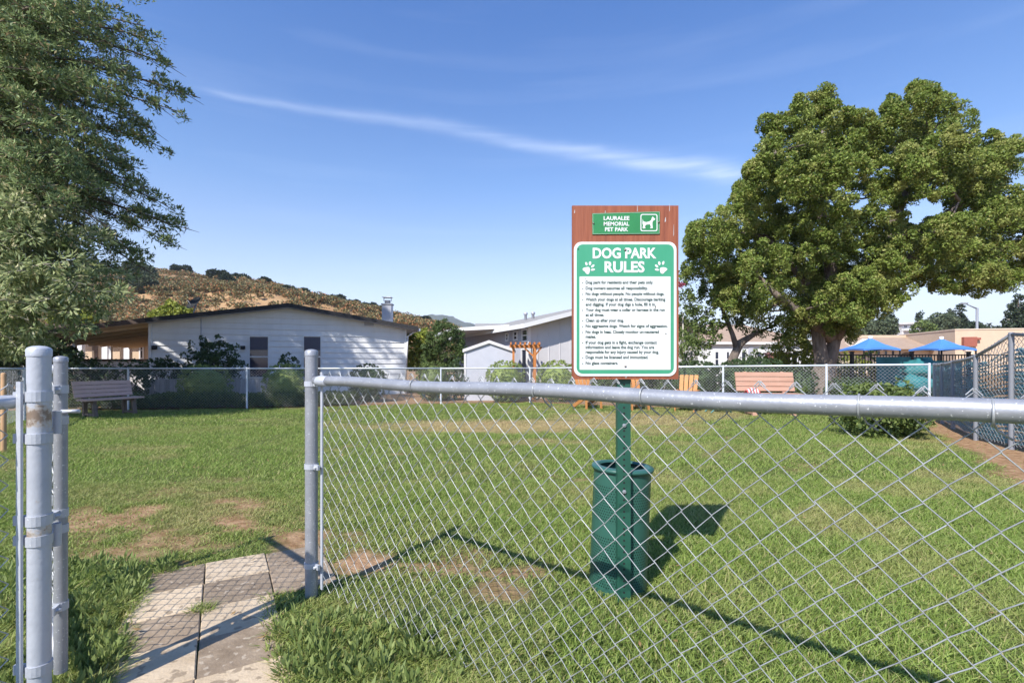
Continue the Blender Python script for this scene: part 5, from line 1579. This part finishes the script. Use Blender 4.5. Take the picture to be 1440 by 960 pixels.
# ------------------------------------------------------------------ big tree, right
TY = 14.2
def z8(u, v, r, dy=0.0, sq=1.0):
    c = P(940 + u / 2.4, 100 + v / 2.4, TY + dy); return (c.x, c.y, c.z, r * .91 / 2.4 / F * (TY + dy), sq)
base_lobes = [(150, 565, 75), (235, 520, 80), (230, 640, 95), (110, 650, 55), (95, 590, 38), (320, 480, 95), (350, 380, 80), (400, 300, 85), (345, 205, 38), (430, 200, 60), (520, 190, 72), (525, 115, 32), (468, 140, 34),
              (590, 270, 80), (690, 270, 50), (680, 210, 34), (700, 400, 40), (610, 330, 55), (820, 320, 60), (700, 520, 60), (632, 165, 34), (640, 235, 45), (480, 350, 95), (560, 420, 70), (430, 480, 100), (560, 560, 105), (640, 640, 110), (500, 640, 100), (380, 600, 100), (330, 700, 85), (430, 740, 85), (560, 745, 95), (680, 740, 85), (600, 800, 55), (500, 800, 50),
              (755, 165, 42), (760, 120, 22), (845, 75, 32), (870, 115, 48), (900, 160, 55), (965, 190, 52), (830, 215, 70), (770, 260, 72), (720, 340, 60), (880, 290, 85), (960, 280, 70), (800, 370, 70), (900, 390, 65), (760, 470, 55),
              (1050, 260, 50), (1095, 290, 62), (1130, 340, 45), (1060, 350, 70), (1010, 420, 70), (1100, 420, 55), (1060, 500, 80), (1160, 470, 62), (1180, 560, 70), (960, 560, 85), (880, 570, 70), (1020, 640, 90), (920, 660, 85), (820, 640, 80), (1110, 660, 70), (760, 560, 70), (1190, 650, 55), (1150, 705, 38), (1040, 730, 45), (740, 680, 75), (560, 835, 50), (480, 825, 45), (640, 825, 48), (600, 780, 75), (700, 790, 55), (520, 770, 70), (290, 345, 28), (245, 400, 24), (175, 640, 70), (240, 740, 55), (300, 790, 50), (250, 700, 60), (385, 815, 60), (455, 845, 50), (545, 862, 40), (620, 850, 45), (195, 770, 42), (520, 840, 55),
              (1260, 500, 90), (1290, 600, 90), (1250, 420, 60), (1330, 680, 60)]
lobes = []
for i, (u, v, r) in enumerate(base_lobes):
    dx = (u - 620) / 560; dv = (v - 430) / 420
    mid_ = max(0.0, 1 - (dx * dx + dv * dv))
    dep = 2.6 * math.sqrt(mid_)
    dy = R_.uniform(-1, .2) * dep
    lobes.append(z8(u, v, r, dy))
    if r > 60:
        lobes.append(z8(u + R_.uniform(-20, 20), v + R_.uniform(-15, 15), r * .9, abs(dep) * R_.uniform(.35, 1) + .3))
bt_ = thing('big_tree', 'large spreading dark-barked tree with cloud-like green clumps right of the sign', 'tree', (P(1160, 0, TY).x, TY, G(9, TY)))
sub = []
for (x, y, z, r, q) in lobes:
    sub.append((x, y, z, r * .70, q))
    for k in range(7 if r > .5 else 4):
        d = Vector((R_.gauss(0, 1), R_.gauss(0, 1), R_.gauss(.25, 1))).normalized()
        rr = r * R_.uniform(.24, .58)
        sub.append((x + d.x * r * .78, y + d.y * r * .78, z + d.z * r * .78, rr, R_.uniform(1.0, 1.9)))
c, o = lobe_points(sub, 6.5, rng, rough=.22, inner=.82)
print('big tree puffs', len(c))
PER = 150
B, D, L, W, nn = puffs(c, unit(o + np.array([0, -.1, .5])), .165, PER, .080, .036, rng, jit=.6, flat=.7)
V, Fq = leaf_quads(B, D, L, W, rng, nn)
tone = np.clip(rng.normal(.0, .35, len(c)), 0, .8)
np_mesh('crown', V, Fq, M['lf_big'], bt_, attrs={'tone': np.repeat(tone, PER * 4)})
tb_ = P(1152, 560, TY); zg = G(tb_.x, TY)
mb = MB()
LIMB_PTS = []
def limb(pts, rs, n=9):
    q = [P(940 + u / 2.4, 100 + v / 2.4, TY + d) for u, v, d in pts]
    mb.tube(q, rs, n)
    for a, b_ in zip(q[:-1], q[1:]): LIMB_PTS.extend(a.lerp(b_, f) for f in (.1, .35, .6, .85))
mb.tube([(tb_.x - .06, TY, zg - .1), (tb_.x, TY, zg + .2), (tb_.x + .10, TY, .6), (tb_.x + .16, TY, 1.0)], [.46, .35, .29, .27], 16)
mb.tube([(tb_.x + .12, TY, .7), (tb_.x + .06, TY, 1.2), (tb_.x - .08, TY - .05, 1.9), (tb_.x - .35, TY - .1, 2.7), (tb_.x - .7, TY - .2, 3.6)], [.20, .18, .16, .12, .05], 12)
mb.tube([(tb_.x + .2, TY + .05, .7), (tb_.x + .36, TY + .05, 1.25), (tb_.x + .52, TY + .05, 1.9), (tb_.x + .8, TY + .1, 2.8), (tb_.x + 1.0, TY + .1, 3.6)], [.20, .18, .15, .12, .06], 12)
limb([(545, 900, 0), (470, 830, -.3), (380, 770, -.5), (300, 690, -.4)], [.18, .14, .10, .05])
limb([(545, 905, 0), (560, 780, .2), (540, 600, .1), (500, 400, 0), (520, 200, 0)], [.19, .18, .15, .10, .03])
limb([(560, 900, 0), (640, 760, -.2), (720, 600, .1), (800, 420, .2), (850, 200, .1)], [.19, .17, .14, .10, .03])
limb([(680, 690, .1), (780, 560, -.2), (900, 510, -.3), (1000, 440, -.1), (1090, 330, 0)], [.14, .12, .10, .07, .03])
limb([(780, 560, -.2), (900, 540, -.8), (980, 440, -.9)], [.07, .05, .02]); limb([(880, 520, -.5), (960, 490, -1.0), (985, 430, -1.0)], [.05, .03, .012])
limb([(700, 660, .2), (860, 620, .4), (1020, 600, .2), (1180, 600, 0)], [.13, .11, .08, .04])
limb([(540, 420, 0), (580, 340, -1), (620, 300, -1.2)], [.06, .04, .02]); limb([(500, 470, 0), (400, 380, .2), (350, 250, 0)], [.1, .06, .03]); limb([(470, 720, -.2), (330, 560, -.2), (200, 540, 0)], [.1, .07, .03])
for k in range(60):
    l = lobes[R_.randrange(len(lobes))]; a = Vector(l[:3]) + Vector((R_.uniform(-.3, .3), R_.uniform(-.3, .3), R_.uniform(-.2, .3)))
    b_ = min(LIMB_PTS, key=lambda q: (q - a).length + .4 * max(0, q.z - a.z))
    m_ = (a + b_) / 2 + Vector((R_.uniform(-.15, .15), R_.uniform(-.15, .15), -.05 * (a - b_).length))
    mb.tube([b_, m_, a], [.045, .030, .010], 5)
mb.build('trunk', M['bark'], bt_)

# ---- leaning small tree and pink-flowered tree beside it
ly = 14.8
def pl3(pts, Y): return [P(a, b, Y + d) for a, b, d in pts]
def lb(a, b, r, Y, d=0, sq=1): c = P(a, b, Y + d); return (c.x, c.y, c.z, r / F * Y, sq)
small_tree('small_tree', 'leaning small tree with sparse light foliage left of the big tree', 'tree', (P(1030, 0, ly).x, ly, G(6, ly)),
           [lb(1000, 440, 26, ly), lb(1030, 420, 26, ly, .4), lb(985, 470, 20, ly, -.3), lb(1060, 450, 22, ly, .3), lb(1010, 400, 24, ly), lb(985, 425, 20, ly, .4), lb(1100, 465, 18, ly, .2), lb(975, 390, 16, ly)],
           'lf_mid', 13, .14, 26, .11, .05, trunk=[(pl3([(1027, 572, 0), (1031, 530, 0), (1030, 505, 0), (1041, 482, 0), (1060, 470, 0), (1083, 460, .2)], ly), [.17, .14, .13, .12, .07, .03]), (pl3([(1036, 490, 0), (1030, 470, 0), (1018, 440, .1), (1008, 410, 0)], ly), [.09, .07, .05, .02])])
py_ = 14.4
pt = small_tree('flowering_tree', 'slender pale-stemmed tree with a few pink flowers at the right edge of the sign', 'tree', (P(964, 0, py_).x, py_, G(5, py_)),
           [lb(962, 430, 17, py_), lb(970, 460, 16, py_, .2), lb(960, 490, 15, py_, -.2), lb(975, 495, 14, py_), lb(955, 405, 12, py_)], 'lf_mid', 18, .12, 24, .09, .045,
           trunk=[(pl3([(966, 572, 0), (964, 520, 0), (961, 485, 0), (960, 440, 0)], py_), [.05, .04, .035, .015]), (pl3([(966, 560, 0), (972, 510, .1), (972, 470, .1)], py_), [.04, .03, .015])], barkm='bark_pale')
fl = np.array([P(958 + R_.uniform(-3, 3), 402 + R_.uniform(-3, 3), py_ - .25) for _ in range(10)])
B, D, L, W = tufts(fl, np.tile([[0, -1., .3]], (10, 1)), .05, 14, .05, .04, rng)
V, Fq = leaf_quads(B, D, L, W, rng); np_mesh('flowers', V, Fq, M['lf_pink'], pt)

# ------------------------------------------------------------------ conifer overhanging the left
LX, LYc = -15.5, 13.4
KS = 1.4
lt = thing('conifer_tree', 'huge dark shaggy conifer overhanging the top left of the scene', 'tree', (LX, LYc, G(LX, LYc)))
tips = [(222, -12, 8.0), (215, 35, 8.2), (238, 62, 8.0), (262, 98, 8.3), (296, 136, 8.4), (262, 158, 8.2), (225, 178, 8.6), (232, 205, 8.2), (210, 240, 8.7), (222, 262, 8.0), (250, 290, 8.5), (235, 306, 8.2), (284, 326, 8.6), (262, 350, 8.4), (214, 362, 8.2), (230, 384, 8.6), (192, 396, 8.2), (160, 420, 8.0), (150, 440, 7.8),
        (180, -30, 7.2), (150, 20, 6.8), (170, 60, 7.0), (190, 100, 7.2), (150, 120, 6.6), (185, 150, 7.4), (140, 180, 6.8), (170, 210, 7.2), (120, 230, 6.6), (160, 270, 7.0), (110, 290, 6.6), (170, 320, 7.4), (120, 350, 6.9), (90, 10, 6.4), (60, 60, 6.2), (90, 110, 6.4), (40, 130, 6.2), (70, 180, 6.3), (30, 220, 6.2), (60, 260, 6.4), (10, 300, 6.4), (20, 30, 6.2), (-20, 90, 6.2), (-30, 200, 6.4), (100, -40, 6.4), (30, -30, 6.2), (130, -60, 6.8), (0, 360, 6.8), (60, 330, 6.6), (90, 390, 7.2), (40, 420, 7.4), (110, 440, 8), (60, 460, 8.6), (10, 470, 8.2), (30, 500, 9.5), (80, 490, 9.8), (130, 462, 9.4)]
boughs = []
def bough(tip, zroot=None, droop=.12):
    tip = Vector(tip); hd = Vector((tip.x - LX, tip.y - LYc, 0)); L = hd.length
    zr = tip.z + L * (.10 if tip.z > 4 else .22) + R_.uniform(-.3, .4) if zroot is None else zroot
    a = Vector((LX, LYc, max(zr, 1.8)))
    pts = []
    for k in range(7):
        f = k / 6; q = a.lerp(tip, f); q.z += droop * L * math.sin(math.pi * f) * .8 + R_.uniform(-.05, .05); pts.append(q)
    return pts
for (a, b_, Y) in tips: boughs.append(bough(P(a - 14, b_, Y * KS)))
for k in range(105):      # the rest of the crown, above and around
    z = R_.uniform(6.0, 18.5); th = R_.uniform(-1.3, math.pi + .6)
    rr = (7.6 if z < 14 else 7.6 * max(.25, (20.5 - z) / 6.5)) * R_.uniform(.7, 1.0)
    q = Vector((LX + rr * math.cos(th), LYc + rr * math.sin(th), z))
    if q.y < 10.6: q.y = 10.6 + R_.random()
    ppx = CX + F * q.x / q.y; ppy = HY - F * (q.z - HC) / q.y
    if ppx > 190 and ppy > -35: continue
    boughs.append(bough(q))
mb = MB(); mb.tube([(LX, LYc, -.3), (LX, LYc, 2), (LX + .1, LYc, 8), (LX, LYc + .1, 14), (LX, LYc, 20)], [.7, .55, .42, .26, .05], 14)
cs, os_ = [], []
wood = MB()
for pts in boughs:
    wood.tube(pts, [.075, .06, .05, .04, .03, .02, .008], 6)
    Ltot = (pts[-1] - pts[0]).length
    vis = True
    nt_ = int(Ltot / .32)
    for k in range(nt_):
        f = .30 + .70 * (k + R_.random() * .6) / nt_
        fi = min(f, .999) * 6; i = int(fi); q = pts[i].lerp(pts[i + 1], fi - i)
        d = (pts[i + 1] - pts[i]).normalized()
        side = d.cross(Vector((0, 0, 1))).normalized() * (1 if k % 2 else -1)
        tl_ = (1.2 * (1 - f) + .40) * R_.uniform(.7, 1.2)
        td = (d * .75 + side * R_.uniform(.5, 1.0) + Vector((0, 0, R_.uniform(-.3, .25)))).normalized()
        e = q + td * tl_ + Vector((0, 0, -.06))
        wood.tube([q, e], [.012, .004], 3, cap=False)
        ns = max(1, int(tl_ / .26))
        for s in range(ns):
            g2 = (s + .6) / ns; cs.append(q.lerp(e, g2)); os_.append(td * .8 + Vector((0, 0, .15)))
    for s in range(3): cs.append(pts[-1] - (pts[-1] - pts[-2]) * (s * .2 + .1)); os_.append((pts[-1] - pts[-2]).normalized())
cs = np.array(cs); os_ = np.array(os_)
keep_ = rng.random(len(cs)) < np.where(fbm(cs[:, 1] * 1.3 + cs[:, 0] * .9, cs[:, 2] * 1.5) > .46, .92, .42)
B, D, L, W, nn = puffs(cs[keep_] + rng.normal(size=cs[keep_].shape) * .04, unit(os_[keep_] * .5 + np.array([0, -.25, .45])), .185, 58, .125, .032, rng, jit=.6, flat=.9)
V, Fq = leaf_quads(B, D, L, W, rng, nn)
np_mesh('crown', V, Fq, M['lf_left'], lt)
mb.build('trunk', M['bark'], lt); wood.build('boughs', M['twig'], lt)
print('left tree tufts', len(cs))

# ---- lighter broad-leaved young tree in front of it, with stake
yY = 10.3
yx = -11.7
YS = 1.85
yt = thing('young_tree', 'young light-leaved tree in front of the conifer at the left edge', 'tree', (yx, yY, G(yx, yY)))
cs, os_ = [], []
wood = MB(); wood.tube([(yx, yY, -.25), (yx + .04, yY, 1.8), (yx + .15, yY, 3.6), (yx + .25, yY, 5.2)], [.11, .09, .06, .02], 9)
ytips = [(60, 290, 5.0), (95, 330, 5.2), (130, 335, 5.3), (150, 370, 5.4), (176, 392, 5.5), (165, 410, 5.3), (120, 400, 5.0), (80, 370, 4.9), (40, 330, 4.9), (20, 290, 4.9), (30, 380, 4.8), (70, 420, 4.9), (100, 440, 5.1), (40, 450, 4.9), (10, 420, 4.8), (0, 340, 4.8), (90, 468, 5.3), (50, 480, 5.2), (15, 475, 5.0), (130, 430, 5.3), (100, 300, 5.8), (10, 250, 5.4), (-40, 300, 5.0), (-50, 400, 5), (-30, 460, 5), (-80, 350, 5.6), (148, 428, 5.7), (110, 360, 5.5)]
for (a, b_, Y) in ytips:
    tip = P(a, b_, Y * YS); hr = Vector((yx + .1, yY, max(1.0, min(4.8, tip.z + R_.uniform(-.7, .4)))))
    pts = [hr, hr.lerp(tip, .35) + Vector((0, 0, .18)), hr.lerp(tip, .7) + Vector((0, 0, .14)), tip]
    wood.tube(pts, [.035, .024, .015, .005], 5)
    for k in range(15):
        f = .25 + .75 * k / 14; fi = min(f, .999) * 3; i = int(fi); q = pts[i].lerp(pts[i + 1], fi - i)
        for s in range(2):
            dv = Vector((R_.uniform(-1, 1), R_.uniform(-1, 1), R_.uniform(-.8, .5))).normalized()
            e = q + dv * R_.uniform(.08, .36); cs.append(e); os_.append(dv * .8)
            if s == 0: wood.tube([q, e], [.006, .003], 3, cap=False)
cs = np.array(cs); os_ = np.array(os_)
B, D, L, W = tufts(cs, os_, .14, 32, .12, .042, rng, up=-.15, spread=.9)
nn = unit(rng.normal(size=B.shape) * .6 + np.array([0, -.5, .6]))
V, Fq = leaf_quads(B, D, L, W, rng, nn)
np_mesh('crown', V, Fq, M['lf_bay'], yt); wood.build('trunk', M['bark_pale'], yt)
sk = MB(); c = P(5, 560, 6.3); sk.lathe([(.030, G(c.x, c.y) - .05), (.028, .93), (.02, .945), (.001, .947)], (c.x, c.y, 0), 10)
o = sk.build('tree_stake', M['stake']); tag(o, 'tan round tree stake standing at the left edge behind the gate', 'stake')

# ------------------------------------------------------------------ trees between and behind the houses
def Lb(a, b, r, Y, d=0, sq=1.0): c = P(a, b, Y + d); return (c.x, c.y, c.z, r / F * Y, sq)
small_tree('conifer_tree', 'dark feathery conifer filling the gap between the two houses', 'tree', (P(625, 0, 18.2).x, 18.2, -.2),
           [Lb(626, 470, 15, 18.2), Lb(622, 458, 8, 18.2), Lb(640, 478, 13, 18.2, .3), Lb(612, 484, 14, 18.2, -.2), Lb(630, 495, 19, 18.2), Lb(608, 506, 14, 18.2, .3), Lb(646, 506, 14, 18.2)],
           'lf_hedge', 26, .12, 26, .16, .03, trunk=[(pl3([(626, 560, 0), (626, 500, 0), (624, 462, 0)], 18.2), [.09, .06, .02])], up=.7)
small_tree('leafy_tree', 'yellow-green broadleaf tree against the right end of the pale house', 'tree', (P(592, 0, 21.5).x, 21.5, -.2),
           [Lb(590, 478, 13, 21.5), Lb(583, 490, 13, 21.5), Lb(595, 498, 14, 21.5, .3), Lb(600, 480, 11, 21.5, .4), Lb(584, 508, 12, 21.5)], 'lf_yellow', 16, .15, 22, .15, .09,
           trunk=[(pl3([(592, 545, 0), (591, 500, 0), (590, 480, 0)], 21.5), [.1, .07, .03])])
small_tree('leafy_tree', 'bright yellow-green tree top showing over the left roof slope by the dish', 'tree', (P(243, 0, 36).x, 36, -.2),
           [Lb(243, 440, 13, 36), Lb(228, 446, 10, 36), Lb(258, 445, 9, 36), Lb(240, 452, 14, 36)], 'lf_yellow', 9, .25, 26, .3, .18, trunk=[(pl3([(243, 512, 0), (243, 440, 0)], 36), [.2, .06])])
small_tree('leafy_tree', 'yellow-green tree behind the carport roof left of the house', 'tree', (P(110, 0, 36).x, 36, -.2),
           [Lb(112, 452, 15, 36), Lb(95, 458, 14, 36), Lb(80, 452, 10, 36)], 'lf_yellow', 9, .25, 24, .3, .16, trunk=[(pl3([(105, 512, 0), (105, 450, 0)], 36), [.2, .06])])

# ------------------------------------------------------------------ far trees, right
far_spec = [(1205, 455, 470, 22, 70, 'broad grey-green far tree low behind the big trunk', 'lf_far', 'b'), (1240, 452, 470, 20, 75, 'grey-green far tree left of the pale hillside house', 'lf_far', 'b'),
            (1248, 428, 468, 12, 80, 'upright far conifer hanging under the big crown left of the hillside house', 'lf_oak', 'c'), (1322, 440, 470, 18, 85, 'rounded olive far tree right of the hillside house', 'lf_far', 'b'),
            (1303, 455, 470, 14, 82, 'low olive far tree in front of the hillside house', 'lf_mid', 'b'), (1350, 428, 470, 10, 88, 'tallest slim far conifer left of the street lamp', 'lf_oak', 'c'),
            (1338, 436, 470, 10, 90, 'slim far conifer beside the tallest one left of the street lamp', 'lf_far', 'c'), (1365, 458, 470, 16, 95, 'low dark far tree at the foot of the street lamp', 'lf_oak', 'b'),
            (1293, 440, 468, 6, 170, 'tiny pointed conifer behind the hillside house roof', 'lf_oak', 'c'), (1432, 414, 480, 20, 62, 'dark ragged conifer at the right edge of the scene', 'lf_oak', 'c'), (1450, 424, 480, 22, 64, 'second dark conifer just beyond the right edge', 'lf_oak', 'c'),
            (1402, 461, 468, 6, 130, 'tiny low shrub-like tree right of the palm', 'lf_oak', 'b')]
for (px, yt_, yb, w, Y, lab, lf, kd) in far_spec:
    if kd == 'c':
        lob = [Lb(px + R_.uniform(-1, 1), yt_ + (yb - yt_) * f, w * (.18 + .8 * f), Y, 0, .55) for f in (.08, .25, .42, .6, .78, .95)]
    else:
        lob = [Lb(px + R_.uniform(-.7, .7) * w, yt_ + (yb - yt_) * f, w * R_.uniform(.42, .62), Y, R_.uniform(-1, 1)) for f in (.35, .45, .5, .6, .75, .85, .9)]
    sz = .0055 * Y
    small_tree('conifer_tree' if kd == 'c' else 'leafy_tree', lab, 'tree', (P(px, 0, Y).x, Y, -.1), lob, lf, 2.6 * (70 / Y) ** 2 * 1.6, sz * 1.0, 12, sz, sz * .55,
               trunk=[([(P(px, 0, Y).x, Y, -.1), P(px, yb, Y), P(px, yt_ + 4, Y)], [.25, .18, .05])])
# palm
pm = thing('palm_tree', 'tiny distant palm silhouetted above the tan hall', 'tree', (P(1391, 0, 140).x, 140, 0))
q = P(1391, 458, 140); mb = MB(); mb.tube([(q.x, 140, 0), q], [.35, .25], 8); mb.build('trunk', M['bark'], pm)
fr = MB()
for k in range(26):
    th = k * 2.4; el = R_.uniform(-.7, 1.1); d = Vector((math.cos(th) * math.cos(el), math.sin(th) * math.cos(el), math.sin(el)))
    s = d.cross(Vector((0, 0, 1))).normalized() * .22
    a, b_, c = q + d * .1, q + d * .95, q + d * 1.6 + Vector((0, 0, -.5)); fr.add([a - s * .4, a + s * .4, b_ + s, b_ - s, c], [(0, 1, 2, 3), (3, 2, 4)])
fr.build('fronds', M['lf_oak'], pm)

# ------------------------------------------------------------------ scrub and oaks on the dry hill
rs2 = np.random.default_rng(11)
cs = []
for k in range(17000):
    px = rs2.uniform(60, 640); t = rs2.random() ** .8
    q = hill_at(px, t)
    dn = fbm(np.array([q.x * .035 + 3]), np.array([q.y * .035]))[0]
    if rs2.random() > (dn - .22) * 2.4 * (1.6 if px > 225 else .6): continue
    r0 = rs2.uniform(.5, 1.9) * (.55 + .45 * (q.y - 60) / 170)
    cs.append((q.x + rs2.uniform(-2, 2), q.y + rs2.uniform(-2, 2), q.z + .3 * r0, r0))
cs = np.array(cs)
rep = 44
C = np.repeat(cs[:, :3], rep, 0); RR = np.repeat(cs[:, 3], rep)[:, None]
o = unit(rs2.normal(size=(len(C), 3))); o[:, 2] = np.abs(o[:, 2]) * .9
B = C + o * RR * np.array([1.15, 1.15, .8]) * rs2.uniform(.7, 1.05, (len(C), 1))
V, Fq = leaf_quads(B, unit(o + rs2.normal(size=o.shape) * .7), .55 * np.ones(len(C)), .42, rs2)
sb = np_mesh('scrub', V, Fq, M['lf_scrub']); tag(sb, 'russet and olive scrub covering the dry hillside', 'scrub', kind='stuff')
def oak_proto(seed, leaf):
    r = np.random.default_rng(seed)
    lob = [(r.uniform(-1.6, 1.6), r.uniform(-1.4, 1.4), r.uniform(1.6, 3.0), r.uniform(1.1, 1.8), .8) for _ in range(7)]
    c, oo = lobe_points(lob, 3.2, r)
    B, D, L, W = tufts(c, oo, .35, 10, .55, .36, r)
    return leaf_quads(B, D, L, W, r)
GO = 'oaks scattered over the dry hill'
ols = {'r': 'dark oak standing on the skyline ridge of the dry hill', 's': 'dark oak among the russet scrub on the hill slope', 'g': 'grey-green round oak low on the bare dry slope left of the dish'}
protos = []
for kk, lf in enumerate(('lf_oak', 'lf_oak', 'lf_far')):
    t = thing('oak_tree', ols['s'], 'tree', (0, 0, 0), GO)
    V, Fq = oak_proto(20 + kk, lf); np_mesh('crown', V, Fq, M[lf], t)
    mb = MB(); mb.tube([(0, 0, -.8), (.05, 0, 1), (.1, 0, 2.2)], [.3, .22, .12], 7); mb.build('trunk', M['bark'], t)
    protos.append([t, False])
oaks = [(232, .97, 1.3, 'r'), (248, .99, 1.0, 'r'), (262, 1.0, .9, 'r'), (296, 1.0, 1.1, 'r'), (318, 1.0, .9, 'r'), (340, 1.0, 1.7, 'r'), (352, .99, 1.3, 'r'), (368, 1.0, 1.0, 'r'), (384, 1.0, .8, 'r'), (402, 1.0, .9, 'r'), (418, 1.0, .8, 'r'), (436, 1.0, .7, 'r'), (455, 1.0, .9, 'r'), (470, 1.0, 1.0, 'r'), (484, 1.0, 1.2, 'r'), (497, .99, 1.1, 'r'), (509, 1.0, 1.3, 'r'), (521, 1.0, 1.2, 'r'), (532, 1.0, 1.1, 'r'), (545, 1.0, 1.2, 'r'), (558, 1.0, 1.1, 'r'), (569, 1.0, 1.0, 'r'), (580, 1.0, 1.1, 'r'), (592, 1.0, 1.0, 'r'), (604, 1.0, .9, 'r'),
        (253, .80, 1.3, 's'), (333, .88, 1.2, 's'), (345, .82, 1.0, 's'), (375, .75, 1.0, 's'), (300, .70, 1.0, 's'), (430, .84, 1.1, 's'), (405, .66, 1.0, 's'), (452, .72, .9, 's'), (476, .88, 1.2, 's'), (515, .86, 1.1, 's'), (535, .80, 1.0, 's'), (560, .84, 1.1, 's'), (390, .9, .8, 's'), (492, .7, .9, 's'), (320, .58, .9, 's'), (575, .7, 1.1, 's'), (596, .8, 1.0, 's'), (280, .9, .8, 's'), (550, .6, 1.0, 's'),
        (196, .55, 1.4, 'g'), (206, .48, 1.2, 'g'), (199, .36, 1.0, 'g'), (188, .62, 1.1, 'g'), (120, .7, 1.2, 's'), (90, .9, 1.1, 'r'), (140, .95, 1.0, 'r'), (60, .8, 1.2, 's'), (185, .97, 1.1, 'r'), (205, .99, 1.1, 'r')]
for i, (px, t, s, kd) in enumerate(oaks):
    pr = protos[2] if kd == 'g' else protos[i % 2]
    o = pr[0] if not pr[1] else copy_tree(pr[0]); pr[1] = True
    q = hill_at(px, t); s *= R_.uniform(.75, 1.15)
    o.location = (q.x, q.y, q.z - .2); o.scale = (s, s, s * R_.uniform(.8, 1.05)); o.rotation_euler = (0, 0, R_.uniform(0, 6.28)); o['label'] = ols[kd]

# ------------------------------------------------------------------ thin air
hz = MB(); hz.box((0, 500, 120), (7400, 7400, 242.6))
hm = bpy.data.materials.new('haze'); hm.use_nodes = True
hn = hm.node_tree.nodes; hn.remove(hn['Principled BSDF'])
pv = hn.new('ShaderNodeVolumePrincipled'); pv.inputs['Density'].default_value = 0.0002; pv.inputs['Color'].default_value = (.80, .89, 1, 1)
hm.node_tree.links.new(pv.outputs[0], hn['Material Output'].inputs['Volume'])
o = hz.build('haze', hm); tag(o, kind='stuff', label='thin blue air between the lawn and the far hills', cat='haze')
